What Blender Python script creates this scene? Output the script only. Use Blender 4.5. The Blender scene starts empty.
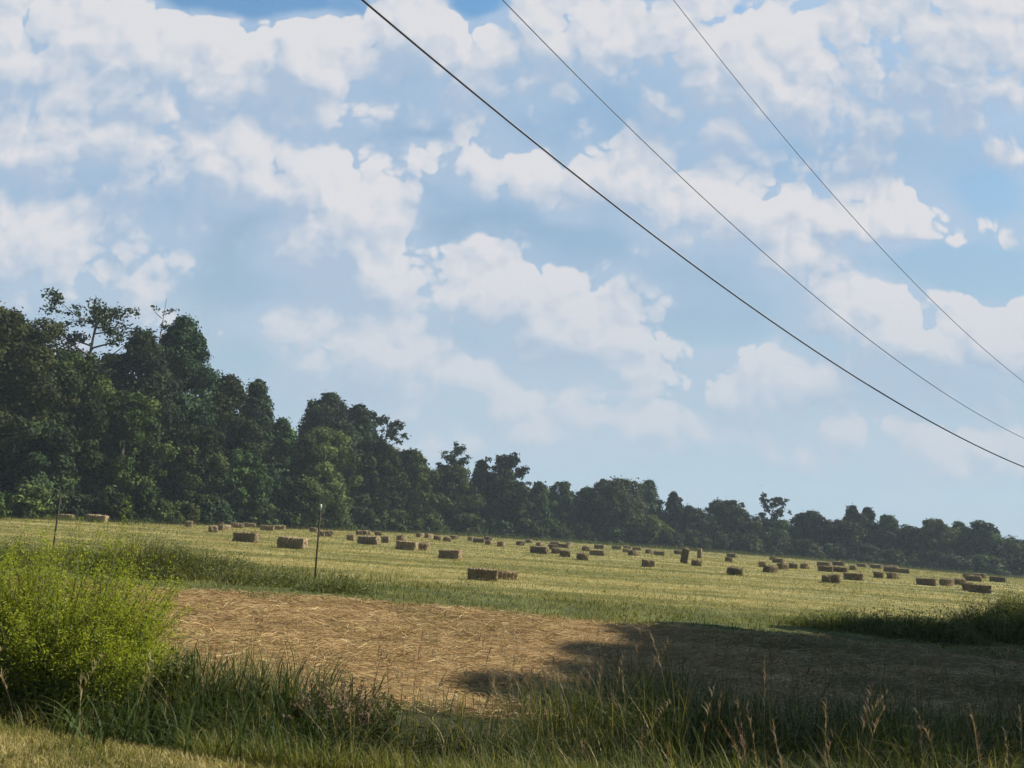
import bpy, math, random
import numpy as np
from mathutils import Vector, Matrix

random.seed(7)
rng = np.random.default_rng(7)
scene = bpy.context.scene
COL = scene.collection
W_PX, H_PX, F_PX = 1024.0, 768.0, 820.0

# ------------------------------------------------------------------ camera
CAM = Vector((0.0, 0.0, 1.65))
PITCH, ROLL = math.radians(9.95), math.radians(2.6)
FWD = Vector((0, math.cos(PITCH), math.sin(PITCH)))
UP0 = Vector((0, -math.sin(PITCH), math.cos(PITCH)))
RIGHT = Vector((1, 0, 0)) * math.cos(ROLL) + UP0 * math.sin(ROLL)
UP = UP0 * math.cos(ROLL) - Vector((1, 0, 0)) * math.sin(ROLL)
cam_data = bpy.data.cameras.new("camera")
cam = bpy.data.objects.new("camera", cam_data)
COL.objects.link(cam)
cam_data.sensor_width = 36.0
cam_data.lens = 36.0 * F_PX / W_PX
cam_data.clip_start, cam_data.clip_end = 0.1, 5000.0
m = Matrix.Identity(4)
for i in range(3):
    m[i][0], m[i][1], m[i][2], m[i][3] = RIGHT[i], UP[i], -FWD[i], CAM[i]
cam.matrix_world = m
scene.camera = cam


def ray(px, py):
    """direction of a photo pixel, to survey the place from the photograph"""
    return (FWD + RIGHT * ((px - W_PX / 2) / F_PX) - UP * ((py - H_PX / 2) / F_PX)).normalized()


def at(px, py, y):
    d = ray(px, py)
    return CAM + d * (y / d.y)


SUN_EL, SUN_AHEAD = math.radians(43), math.radians(16)
SUN_DIR = Vector((math.cos(SUN_EL) * math.cos(SUN_AHEAD), math.cos(SUN_EL) * math.sin(SUN_AHEAD), math.sin(SUN_EL)))


# ------------------------------------------------------------------ node helper
class NT:
    def __init__(self, tree):
        self.t = tree

    def n(self, kind, **kw):
        nd = self.t.nodes.new(kind)
        for k, v in kw.items():
            setattr(nd, k, v)
        return nd

    def link(self, a, b):
        self.t.links.new(a, b)

    def put(self, sock, v):
        if isinstance(v, (int, float)):
            sock.default_value = v
        elif isinstance(v, (tuple, list)):
            sock.default_value = tuple(v) if len(v) == len(sock.default_value) else tuple(v) + (1.0,)
        else:
            self.link(v, sock)

    def math(self, op, a, b=None, c=None, clamp=False):
        nd = self.n('ShaderNodeMath', operation=op, use_clamp=clamp)
        for i, v in enumerate((a, b, c)):
            if v is not None:
                self.put(nd.inputs[i], v)
        return nd.outputs[0]

    def vec(self, op, a, b=None, c=None, out=0):
        nd = self.n('ShaderNodeVectorMath', operation=op)
        for i, v in enumerate((a, b, c)):
            if v is not None:
                self.put(nd.inputs[i], v)
        return nd.outputs[out]

    def step(self, v, lo, hi, a=0.0, b=1.0):
        nd = self.n('ShaderNodeMapRange', interpolation_type='SMOOTHSTEP')
        self.put(nd.inputs['Value'], v)
        for k, x in (('From Min', lo), ('From Max', hi), ('To Min', a), ('To Max', b)):
            self.put(nd.inputs[k], x)
        return nd.outputs[0]

    def mix(self, f, a, b, blend='MIX'):
        nd = self.n('ShaderNodeMix', data_type='RGBA', blend_type=blend)
        self.put(nd.inputs[0], f)
        self.put(nd.inputs[6], a)
        self.put(nd.inputs[7], b)
        return nd.outputs[2]

    def noise(self, vec, scale, detail=3.0, rough=0.5, color=False, dist=0.0):
        nd = self.n('ShaderNodeTexNoise')
        if vec is not None:
            self.link(vec, nd.inputs['Vector'])
        nd.inputs['Scale'].default_value = scale
        nd.inputs['Detail'].default_value = detail
        nd.inputs['Roughness'].default_value = rough
        nd.inputs['Distortion'].default_value = dist
        return nd.outputs['Color' if color else 'Fac']


# ------------------------------------------------------------------ sky
# cumulus banks over the field: pixel they were surveyed at, half sizes, strength (negative: blue gap)
CLOUDS = [
    (30, 35, 60, 60, 1.0), (150, 40, 75, 50, 1.0), (215, 75, 55, 38, .9), (100, 95, 90, 55, .85), (75, 75, 40, 26, .8), (185, 115, 44, 24, .8),
    (318, 55, 50, 42, 1.15), (330, 105, 38, 30, .8), (40, 145, 70, 32, .9), (165, 165, 70, 34, .8),
    (235, 160, 55, 38, 1.0), (115, 135, 55, 25, .8), (270, 125, 34, 26, .6),
    (318, 178, 42, 32, 1.1), (352, 215, 50, 42, 1.2), (388, 262, 38, 42, 1.05), (312, 250, 46, 34, .95), (290, 200, 30, 24, .4), (345, 285, 60, 30, .5),
    (25, 240, 48, 38, 1.1), (60, 278, 40, 28, .8), (10, 290, 50, 30, .7), (150, 235, 70, 44, .55), (130, 300, 60, 30, .5),
    (478, 158, 34, 30, .85), (428, 158, 24, 20, .7), (522, 172, 32, 22, .72), (470, 138, 22, 14, .55), (440, 147, 16, 12, .35), (505, 152, 18, 12, .4), (490, 184, 46, 14, .45), (545, 180, 18, 12, .3),
    (410, 25, 50, 36, .95), (470, 50, 60, 45, .75), (440, 85, 80, 40, .5), (380, 60, 30, 40, .4),
    (570, 30, 60, 45, .95), (600, 45, 34, 40, .5), (540, 75, 60, 40, .6), (650, 30, 50, 60, .5),
    (760, 55, 100, 70, .95), (720, 110, 60, 40, .7), (830, 110, 60, 34, .6), (880, 40, 100, 60, .8),
    (985, 40, 80, 70, 1.0), (900, 120, 120, 45, .55), (1010, 130, 70, 40, .6), (790, 145, 130, 38, .5), (640, 110, 90, 50, .42), (620, 150, 70, 30, .4),
    (640, 175, 60, 32, .8), (730, 205, 90, 36, .85), (600, 205, 50, 24, .5), (680, 230, 90, 30, .5),
    (895, 218, 74, 30, 1.0), (850, 225, 44, 26, .5),
    (800, 262, 44, 24, .9), (760, 250, 60, 26, .5), (870, 312, 55, 28, .95), (935, 335, 70, 32, .95), (1000, 335, 60, 36, .95), (900, 370, 110, 28, .55), (970, 385, 80, 28, .5),
    (455, 292, 36, 22, .8), (510, 295, 60, 30, .95), (575, 325, 52, 36, .95), (620, 350, 40, 30, .85), (540, 345, 60, 28, .6), (590, 285, 70, 30, .5), (500, 255, 90, 24, .45), (650, 300, 100, 40, .42),
    (310, 332, 54, 26, .9), (372, 350, 54, 34, 1.05), (390, 385, 44, 22, .7), (320, 380, 60, 24, .45),
    (468, 378, 34, 22, .9), (515, 402, 44, 20, .75), (600, 405, 46, 22, .85), (545, 436, 50, 16, .7), (440, 440, 44, 15, .65), (360, 300, 60, 20, .4), (648, 424, 30, 18, .7), (400, 415, 40, 16, .6),
    (765, 382, 62, 26, .85), (800, 400, 44, 18, .45), (700, 355, 60, 24, .4), (965, 452, 50, 17, .75), (870, 428, 50, 16, .65), (715, 432, 46, 15, .6), (790, 452, 40, 12, .55),
    (60, 340, 60, 22, .5), (140, 290, 30, 26, .6), (-70, 150, 90, 120, .8), (1110, 120, 90, 120, .7), (1110, 330, 70, 50, .7),
    (200, -60, 160, 40, .6), (560, -70, 160, 50, .7), (850, -80, 200, 60, .8),
    (255, -2, 75, 13, -1.0), (185, 0, 30, 14, -.7), (475, 6, 24, 14, -.9), (440, 228, 30, 24, -.3),
    (240, 240, 40, 36, -.2), (960, 268, 60, 22, -.8), (985, 200, 36, 24, -.6), (720, 320, 60, 22, -.5), (740, 5, 10, 10, -.5),
    (570, 235, 55, 16, -.3), (240, 290, 45, 30, -.4), (690, 270, 40, 18, -.3), (250, 360, 24, 30, -.5),
]
# where the banks show their shaded undersides
UNDER = [
    (95, 190, 95, 22, 1.0), (235, 108, 50, 20, .75), (220, 200, 55, 14, .7), (20, 100, 40, 18, .4), (150, 110, 50, 18, .5), (280, 60, 14, 30, .5),
    (100, 220, 70, 30, .6), (280, 285, 60, 24, .6), (470, 200, 55, 18, .8), (430, 85, 70, 26, .55), (520, 90, 60, 34, .7), (640, 110, 55, 40, 1.0),
    (880, 150, 110, 22, 1.0), (740, 160, 90, 16, .7), (930, 95, 50, 30, .7), (800, 160, 60, 16, .5), (860, 90, 30, 24, .3),
    (560, 250, 110, 18, .7), (680, 300, 100, 24, .6), (540, 355, 70, 16, .5), (480, 340, 50, 18, .5), (600, 200, 60, 16, .4),
    (330, 400, 60, 16, .5), (310, 310, 50, 14, .5), (870, 390, 110, 20, .6), (30, 320, 60, 16, .6), (160, 240, 70, 34, .5), (800, 300, 40, 20, .3), (340, 130, 30, 16, .4),
]


def to_uv(px, py):
    d = ray(px, py)
    return d.x / d.y, d.z / d.y


def blob_sum(N, uv, blobs, heap=True):
    """heaped blobs w * exp(-d^2), the tallest wins; gaps (negative) are added. Three at a time in the channels of one vector"""
    sp = N.n('ShaderNodeSeparateXYZ')
    N.link(uv, sp.inputs[0])
    us, vs_ = N.n('ShaderNodeCombineXYZ'), N.n('ShaderNodeCombineXYZ')
    for i in range(3):
        N.link(sp.outputs[0], us.inputs[i])
        N.link(sp.outputs[1], vs_.inputs[i])

    def rows_of(bl):
        rows = []
        for (px, py, rx, ry, w) in bl:
            u, v = to_uv(px, py)
            k = (1.0 + 0.35 * ((px - 512) / F_PX) ** 2) * (1.42 if w > 0 else 1.0)
            rows.append((u, v, F_PX / (rx * k), F_PX / (ry * k), w))
        while len(rows) % 3:
            rows.append((0, 0, 1, 1, 0.0))
        return [rows[i:i + 3] for i in range(0, len(rows), 3)]

    def field(r):
        x = N.vec('MULTIPLY_ADD', us.outputs[0], [q[2] for q in r], [-q[0] * q[2] for q in r])
        y = N.vec('MULTIPLY_ADD', vs_.outputs[0], [q[3] for q in r], [-q[1] * q[3] for q in r])
        return N.vec('POWER', (math.exp(-0.75),) * 3, N.vec('MULTIPLY_ADD', y, y, N.vec('MULTIPLY', x, x)))
    top = None
    for r in rows_of([q for q in blobs if q[4] > 0]):
        e = N.vec('MULTIPLY', field(r), [q[4] for q in r])
        top = e if top is None else N.vec('MAXIMUM', top, e)
    s3 = N.n('ShaderNodeSeparateXYZ')
    N.link(top, s3.inputs[0])
    acc = N.math('SMOOTH_MAX', N.math('SMOOTH_MAX', s3.outputs[0], s3.outputs[1], 0.12), s3.outputs[2], 0.12)
    for r in rows_of([q for q in blobs if q[4] < 0]):
        acc = N.math('ADD', acc, N.vec('DOT_PRODUCT', field(r), [q[4] for q in r], out=1))
    return acc


def cloud_group():
    g = bpy.data.node_groups.new("cumulus_height", 'ShaderNodeTree')
    g.interface.new_socket("uv", in_out='INPUT', socket_type='NodeSocketVector')
    g.interface.new_socket("height", in_out='OUTPUT', socket_type='NodeSocketFloat')
    g.interface.new_socket("soft", in_out='OUTPUT', socket_type='NodeSocketFloat')
    g.interface.new_socket("warped", in_out='OUTPUT', socket_type='NodeSocketVector')
    N = NT(g)
    gi, go = N.n('NodeGroupInput'), N.n('NodeGroupOutput')
    uv = gi.outputs[0]
    w1 = N.vec('SUBTRACT', N.noise(uv, 7.0, 2.0, 0.5, color=True), (0.5, 0.5, 0.5))
    uw = N.vec('MULTIPLY_ADD', w1, (0.07, 0.05, 0.0), uv)
    s = blob_sum(N, uw, CLOUDS)
    s = N.math('MULTIPLY_ADD', N.math('MINIMUM', s, 1.5), 0.98, 0.09)
    h = s
    w2 = N.vec('SUBTRACT', N.noise(uv, 30.0, 2.0, 0.6, color=True), (0.5, 0.5, 0.5))
    ub = N.vec('MULTIPLY_ADD', w2, (0.022, 0.022, 0.0), uw)
    for sc_, amp in ((9.0, .50), (18.0, .62), (38.0, .36), (80.0, .17)):     # heaped round puffs, sharp creases between
        vo = N.n('ShaderNodeTexVoronoi', feature='F1', voronoi_dimensions='2D')
        N.link(ub, vo.inputs['Vector'])
        vo.inputs['Scale'].default_value = sc_
        d = vo.outputs['Distance']
        h = N.math('MULTIPLY_ADD', N.math('SUBTRACT', 0.20, N.math('MULTIPLY', d, d)), amp * 1.15, h)
    N.link(h, go.inputs[0])
    N.link(s, go.inputs[1])
    N.link(uw, go.inputs[2])
    return g


SKY_GAIN = (1.15, 1.80, 1.95)


def build_sky():
    w = bpy.data.worlds.new("World")
    scene.world = w
    w.use_nodes = True
    w.node_tree.nodes.clear()
    N = NT(w.node_tree)
    sky = N.n('ShaderNodeTexSky', sky_type='NISHITA', sun_disc=False, sun_elevation=SUN_EL,
              sun_rotation=math.radians(90) - SUN_AHEAD, air_density=1.0, dust_density=0.6, ozone_density=1.0)
    tc = N.n('ShaderNodeTexCoord')
    d = tc.outputs['Generated']
    sp = N.n('ShaderNodeSeparateXYZ')
    N.link(d, sp.inputs[0])
    yy = N.math('MAXIMUM', sp.outputs[1], 0.22)
    cb = N.n('ShaderNodeCombineXYZ')
    N.link(N.math('DIVIDE', sp.outputs[0], yy), cb.inputs[0])
    N.link(N.math('DIVIDE', sp.outputs[2], yy), cb.inputs[1])
    uv = cb.outputs[0]
    grp = cloud_group()
    a, b = N.n('ShaderNodeGroup'), N.n('ShaderNodeGroup')
    a.node_tree = b.node_tree = grp
    N.link(uv, a.inputs[0])
    N.link(N.vec('ADD', uv, (0.009, 0.022, 0.0)), b.inputs[0])
    h, soft, uw = a.outputs[0], a.outputs[1], a.outputs[2]
    slope = N.math('SUBTRACT', h, b.outputs[0])
    under = N.math('MINIMUM', blob_sum(N, uw, UNDER), 1.0)
    v = N.math('DIVIDE', sp.outputs[2], yy)
    above = blob_sum(N, N.vec('ADD', uw, (0.022, 0.062, 0.0)), CLOUDS)
    crown = N.math('SUBTRACT', soft, N.math('MINIMUM', above, 1.3))             # >0 on the sunlit upper side of a bank, <0 along its base
    crisp = N.step(crown, -0.25, 0.25)
    cover = N.step(h, 0.36, N.math('MULTIPLY_ADD', crisp, -0.34, 0.84))
    lit = N.math('MULTIPLY_ADD', slope, 1.15, 0.52)
    lit = N.math('MULTIPLY_ADD', N.math('MAXIMUM', N.math('MINIMUM', crown, 0.35), -0.7), 1.05, lit)
    patch = N.math('SUBTRACT', N.noise(uw, 5.0, 3.0, 0.55), 0.5)
    lit = N.math('MULTIPLY_ADD', patch, 0.5, lit)
    lit = N.math('MULTIPLY_ADD', under, -0.45, lit, clamp=True)
    low = N.step(v, 0.02, 0.42)                       # air thickens towards the horizon
    K = 10.0
    shade = N.mix(low, (.42 * K, .53 * K, .66 * K), (.31 * K, .47 * K, .66 * K))
    white = N.mix(low, (.62 * K, .66 * K, .72 * K), (.735 * K, .735 * K, .765 * K))
    ccol = N.mix(lit, N.mix(low, (.45 * K, .555 * K, .67 * K), (.42 * K, .53 * K, .68 * K)), white)
    gain = N.mix(N.step(v, 0.25, 0.80), (.86, 1.05, 1.02), SKY_GAIN)
    clear = N.mix(1.0, sky.outputs[0], gain, 'MULTIPLY')
    veil = N.step(v, -0.05, 0.80, 0.95, 0.05)          # thin high haze
    clear = N.mix(veil, clear, (.45 * K, .585 * K, .70 * K))
    wisp = N.math('MULTIPLY_ADD', N.math('SUBTRACT', N.noise(uw, 7.0, 5.0, 0.6), 0.5), 1.5, soft)
    clear = N.mix(N.step(wisp, 0.0, 0.62, 0.0, 0.75), clear, N.mix(low, (.49 * K, .60 * K, .70 * K), (.47 * K, .585 * K, .735 * K)))
    clear = N.mix(N.math('MULTIPLY', under, 0.62), clear, shade)
    op = N.math('MULTIPLY', cover, N.math('MULTIPLY_ADD', low, 0.28, 0.70))
    out = N.mix(op, clear, ccol)
    # overhead and behind the viewer: sky dimmed to cut ambient fill in the shadows
    dark = N.math('MULTIPLY', N.step(sp.outputs[2], 0.62, 0.92, 1.0, 0.45), N.step(sp.outputs[1], -0.35, 0.25, 0.42, 1.0))
    out = N.vec('SCALE', out, None)
    out.node.inputs['Scale'].default_value = 1.0
    N.link(dark, out.node.inputs['Scale'])
    bg = N.n('ShaderNodeBackground')
    bg.inputs['Strength'].default_value = 0.06
    N.link(out, bg.inputs['Color'])
    wo = N.n('ShaderNodeOutputWorld')
    N.link(bg.outputs[0], wo.inputs['Surface'])


build_sky()
sun_data = bpy.data.lights.new("sun", 'SUN')
sun = bpy.data.objects.new("sun", sun_data)
COL.objects.link(sun)
sun_data.energy = 5.0
sun_data.angle = math.radians(0.53)
sun_data.color = (1.0, 0.95, 0.86)
sun.rotation_euler = SUN_DIR.to_track_quat('Z', 'Y').to_euler()
vs = scene.view_settings
vs.view_transform, vs.look, vs.exposure, vs.gamma, vs.use_curve_mapping = 'Standard', 'None', 0.74, 1.0, False
scene.cycles.use_denoising = True
scene.cycles.max_bounces = 5
scene.cycles.diffuse_bounces = 3
scene.cycles.glossy_bounces = 2
scene.cycles.transmission_bounces = 3
scene.cycles.volume_bounces = 0

scene.cycles.use_adaptive_sampling = True
scene.cycles.adaptive_threshold = 0.02
scene.cycles.adaptive_min_samples = 6
scene.world.cycles.sampling_method = 'MANUAL'
scene.world.cycles.sample_map_resolution = 256

# ------------------------------------------------------------------ mesh helpers
def tag(o, label, cat, group=None, kind=None):
    o["label"], o["category"] = label, cat
    if group:
        o["group"] = group
    if kind:
        o["kind"] = kind
    return o


def link(name, me, mat=None, parent=None, loc=None):
    o = bpy.data.objects.new(name, me)
    COL.objects.link(o)
    if mat is not None and me is not None and not me.materials:
        me.materials.append(mat)
    if parent is not None:
        o.parent = parent
    if loc is not None:
        o.location = loc
    return o


def make_mesh(name, verts, faces, tint=None, smooth=False):
    """verts (N,3); faces a list of integer arrays (M,3) or (M,4); tint one float a vertex (the plant's own colour variation)"""
    me = bpy.data.meshes.new(name)
    verts = np.asarray(verts, np.float32)
    faces = [np.asarray(f, np.int32) for f in faces if len(f)]
    me.vertices.add(len(verts))
    me.vertices.foreach_set('co', verts.ravel())
    idx = np.concatenate([f.ravel() for f in faces])
    sizes = np.concatenate([np.full(len(f), f.shape[1], np.int32) for f in faces])
    me.loops.add(len(idx))
    me.loops.foreach_set('vertex_index', idx)
    me.polygons.add(len(sizes))
    me.polygons.foreach_set('loop_start', np.concatenate(([0], np.cumsum(sizes)[:-1])).astype(np.int32))
    if smooth:
        me.polygons.foreach_set('use_smooth', np.ones(len(sizes), bool))
    if tint is not None:
        at_ = me.attributes.new('tint', 'FLOAT', 'POINT')
        at_.data.foreach_set('value', np.asarray(tint, np.float32))
    me.update(calc_edges=True)
    return me


def smoothstep(x, a, b):
    t = np.clip((np.asarray(x, float) - a) / (b - a), 0, 1)
    return t * t * (3 - 2 * t)


def vnoise(x, y, s, seed=0):
    """cheap smooth 2-D value noise in 0..1"""
    x = np.asarray(x, float) * s + seed * 17.3
    y = np.asarray(y, float) * s - seed * 9.1
    xi, yi = np.floor(x), np.floor(y)
    fx, fy = x - xi, y - yi
    fx, fy = fx * fx * (3 - 2 * fx), fy * fy * (3 - 2 * fy)

    def h(a, b):
        q = np.sin(a * 127.1 + b * 311.7 + seed * 74.7) * 43758.5453
        return q - np.floor(q)
    return (h(xi, yi) * (1 - fx) + h(xi + 1, yi) * fx) * (1 - fy) + (h(xi, yi + 1) * (1 - fx) + h(xi + 1, yi + 1) * fx) * fy


# ------------------------------------------------------------------ lie of the land
def ditch_y(x):
    return 6.6 - 0.15 * np.asarray(x, float) + 0.15 * np.sin(np.asarray(x, float) * 0.9)


def ground_z(x, y):
    x, y = np.asarray(x, float), np.asarray(y, float)
    z = -0.0245 * x
    z = z - 0.9 * smoothstep(x, 25, 110) * smoothstep(y, 60, 140)
    z = z - 0.30 * np.exp(-((y - ditch_y(x)) / 0.62) ** 2)
    z = z + 0.05 * (vnoise(x, y, 0.35, 1) - 0.5) * smoothstep(y, 7, 9)
    z = z + 0.16 * (vnoise(x, y, 0.06, 2) - 0.5) * smoothstep(y, 25, 45)
    rake = (1 - smoothstep(y, 15.5, 17.0)) * smoothstep(y, 7.8, 8.6)
    z = z + rake * 0.15 * (vnoise(x * 0.45 + y * 0.1, y, 1.3, 3) - 0.4)
    return z


def gz(x, y):
    return float(ground_z(x, y))


def on_ground(px, py):
    d = ray(px, py)
    lo, hi = 2.0, None
    t = 2.0
    while t < 400:
        p = CAM + d * t
        if p.z < gz(p.x, p.y):
            hi = t
            break
        lo = t
        t *= 1.03
    if hi is None:
        return None
    for _ in range(30):
        mid = (lo + hi) / 2
        p = CAM + d * mid
        if p.z < gz(p.x, p.y):
            hi = mid
        else:
            lo = mid
    p = CAM + d * hi
    return Vector((p.x, p.y, gz(p.x, p.y)))


# ------------------------------------------------------------------ materials
def new_mat(name):
    mt = bpy.data.materials.new(name)
    mt.use_nodes = True
    mt.node_tree.nodes.clear()
    return mt, NT(mt.node_tree)


def finish(N, surf, bump=None):
    out = N.n('ShaderNodeOutputMaterial')
    N.link(surf, out.inputs['Surface'])


def ramp(N, fac, stops):
    nd = N.n('ShaderNodeValToRGB')
    cr = nd.color_ramp
    while len(cr.elements) > 1:
        cr.elements.remove(cr.elements[-1])
    cr.elements[0].position, cr.elements[0].color = stops[0][0], (*stops[0][1], 1)
    for p, c in stops[1:]:
        e = cr.elements.new(p)
        e.color = (*c, 1)
    N.put(nd.inputs[0], fac)
    return nd.outputs[0]


def leaf_mat(name, stops, trans=0.35, rough=0.55, spec=0.25, hue_obj=0.0, tcol=(1.15, 1.2, 0.5)):
    """leaves and blades: colour by the plant's own tint, a thin translucent sheet"""
    mt, N = new_mat(name)
    at_ = N.n('ShaderNodeAttribute', attribute_name='tint')
    c = ramp(N, at_.outputs['Fac'], stops)
    if hue_obj:
        oi = N.n('ShaderNodeObjectInfo')
        hs = N.n('ShaderNodeHueSaturation')
        N.put(hs.inputs['Hue'], N.math('MULTIPLY_ADD', oi.outputs['Random'], hue_obj, 0.5 - hue_obj / 2))
        N.put(hs.inputs['Value'], N.math('MULTIPLY_ADD', oi.outputs['Random'], 0.8, 0.62))
        N.link(c, hs.inputs['Color'])
        c = hs.outputs[0]
    pb = N.n('ShaderNodeBsdfPrincipled')
    N.link(c, pb.inputs['Base Color'])
    pb.inputs['Roughness'].default_value = rough
    pb.inputs['Specular IOR Level'].default_value = spec
    tr = N.n('ShaderNodeBsdfTranslucent')
    N.link(N.mix(1.0, c, tcol, 'MULTIPLY'), tr.inputs['Color'])
    mx = N.n('ShaderNodeMixShader')
    mx.inputs[0].default_value = trans
    N.link(pb.outputs[0], mx.inputs[1])
    N.link(tr.outputs[0], mx.inputs[2])
    finish(N, mx.outputs[0])
    return mt


def plain_mat(name, col, rough=0.8, spec=0.2, metal=0.0, noise=None):
    mt, N = new_mat(name)
    pb = N.n('ShaderNodeBsdfPrincipled')
    if noise:
        tc = N.n('ShaderNodeTexCoord')
        f = N.noise(tc.outputs['Object'], noise[0], 4.0, 0.6)
        N.link(N.mix(N.step(f, 0.35, 0.65), col, noise[1]), pb.inputs['Base Color'])
    else:
        pb.inputs['Base Color'].default_value = (*col, 1)
    pb.inputs['Roughness'].default_value = rough
    pb.inputs['Specular IOR Level'].default_value = spec
    pb.inputs['Metallic'].default_value = metal
    finish(N, pb.outputs[0])
    return mt


M_TREE = leaf_mat("tree_leaves", [(0, (.012, .020, .007)), (.5, (.033, .057, .014)), (1, (.095, .128, .03))], 0.20, 0.7, 0.10, 0.045)
M_TREE_BLUE = leaf_mat("dark_tree_leaves", [(0, (.009, .016, .007)), (.5, (.023, .043, .016)), (1, (.066, .100, .033))], 0.14, 0.7, 0.10, 0.03)
M_TREE_OLIVE = leaf_mat("olive_tree_leaves", [(0, (.026, .036, .011)), (.5, (.060, .078, .020)), (1, (.105, .122, .032))], 0.18, 0.7, 0.10, 0.025)
M_BARK = plain_mat("bark", (.07, .055, .042), 0.9, 0.1, 0, (9.0, (.13, .11, .09)))
M_LIME = leaf_mat("lime_leaves", [(0, (.12, .15, .014)), (.5, (.20, .235, .022)), (1, (.38, .385, .045))], 0.46, 0.6, 0.12)
M_WEED = leaf_mat("weed_leaves", [(0, (.06, .08, .03)), (.5, (.11, .13, .048)), (1, (.19, .19, .08))], 0.32, 0.6, 0.15)
M_GRASS = leaf_mat("grass_blades", [(0, (.026, .040, .011)), (.3, (.052, .074, .016)), (.55, (.105, .115, .022)), (.75, (.20, .172, .042)), (.88, (.29, .23, .08)), (1, (.42, .345, .155))],
                   0.34, 0.55, 0.15)
M_STRAW = leaf_mat("straw", [(0, (.085, .052, .02)), (.35, (.27, .17, .068)), (.7, (.46, .315, .13)), (1, (.64, .51, .28))], 0.15, 0.6, 0.2, 0.0, (1.05, 1.0, .85))
M_STEM = plain_mat("green_stem", (.11, .13, .04), 0.7, 0.15)


def ground_material():
    mt, N = new_mat("ground")
    geo = N.n('ShaderNodeNewGeometry')
    P = geo.outputs['Position']
    sp = N.n('ShaderNodeSeparateXYZ')
    N.link(P, sp.inputs[0])
    x, y = sp.outputs[0], sp.outputs[1]
    big = N.noise(P, 0.11, 4.0, 0.6)
    mid = N.noise(P, 0.8, 4.0, 0.6)
    fine = N.noise(P, 9.0, 5.0, 0.65)
    mp = N.n('ShaderNodeMapping')
    mp.inputs['Scale'].default_value = (5.0, 16.0, 5.0)
    mp.inputs['Rotation'].default_value = (0, 0, 0.35)
    N.link(P, mp.inputs[0])
    streak = N.noise(mp.outputs[0], 1.6, 4.0, 0.65, dist=1.2)
    # mown field: pale stubble over green regrowth, in the mower's long rows
    mp2 = N.n('ShaderNodeMapping')
    mp2.inputs['Rotation'].default_value = (0, 0, -0.22)
    mp2.inputs['Scale'].default_value = (0.03, 0.42, 1.0)
    N.link(P, mp2.inputs[0])
    rows = N.noise(mp2.outputs[0], 1.0, 3.0, 0.6)
    fcol = N.mix(N.step(N.math('MULTIPLY_ADD', rows, 0.8, N.math('MULTIPLY', mid, 0.40)), 0.47, 0.72), (.095, .10, .025), (.31, .255, .095))
    fcol = N.mix(N.step(fine, 0.52, 0.72, 0, 0.7), fcol, (.36, .29, .11))
    fcol = N.mix(N.step(big, 0.5, 0.68, 0, 0.5), fcol, (.075, .085, .019))
    # raked strip: bare brown cut straw
    rcol = N.mix(N.step(streak, 0.36, 0.66), (.15, .09, .036), (.42, .28, .118))
    rcol = N.mix(N.step(mid, 0.55, 0.75, 0, 0.45), rcol, (.15, .13, .045))
    # unmown band and ditch: dark soil and green
    gcol = N.mix(N.step(mid, 0.4, 0.65), (.07, .08, .024), (.13, .135, .04))
    dcol = N.mix(fine, (.035, .03, .018), (.07, .07, .025))
    vcol = N.mix(N.step(fine, 0.4, 0.62), (.16, .13, .05), (.33, .26, .11))
    e1 = N.math('MULTIPLY_ADD', N.math('MAXIMUM', N.math('ADD', x, -4.5), 0.0), 0.22, N.math('MULTIPLY_ADD', mid, 2.0, N.math('ADD', y, -1.0)))
    e2 = N.math('MULTIPLY_ADD', big, 9.0, N.math('MULTIPLY_ADD', x, 0.12, N.math('ADD', y, -4.0)))
    weedy = N.noise(P, 0.45, 4.0, 0.65)
    rcol = N.mix(N.step(weedy, 0.54, 0.70, 0, 0.4), rcol, (.115, .11, .032))
    rcol = N.mix(N.step(N.noise(P, 2.6, 4.0, 0.7), 0.60, 0.72, 0, 0.7), rcol, (.075, .05, .024))
    rcol = N.mix(N.step(N.math('MULTIPLY_ADD', weedy, 3.0, x), 3.0, 6.5, 0, .8), rcol, (.085, .075, .027))    # greener ground by the roadside trees, colour darkened to deepen their shade
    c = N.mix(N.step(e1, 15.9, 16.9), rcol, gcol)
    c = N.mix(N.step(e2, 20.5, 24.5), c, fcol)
    dy = N.math('MULTIPLY_ADD', x, 0.06, y)
    vy = N.math('MULTIPLY_ADD', x, 0.28, N.math('ADD', y, -.45))
    c = N.mix(N.step(N.math('MULTIPLY_ADD', mid, 1.0, dy), 8.1, 8.7), dcol, c)
    c = N.mix(N.step(N.math('MULTIPLY_ADD', mid, 0.6, vy), 5.2, 5.6), vcol, c)
    # woodland floor past the field's far edge
    pb = N.n('ShaderNodeBsdfPrincipled')
    N.link(c, pb.inputs['Base Color'])
    pb.inputs['Roughness'].default_value = 0.95
    pb.inputs['Specular IOR Level'].default_value = 0.1
    bp = N.n('ShaderNodeBump')
    bp.inputs['Strength'].default_value = 0.9
    bp.inputs['Distance'].default_value = 0.06
    N.link(N.math('MULTIPLY_ADD', streak, 0.7, fine), bp.inputs['Height'])
    N.link(bp.outputs[0], pb.inputs['Normal'])
    finish(N, pb.outputs[0])
    return mt


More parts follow.
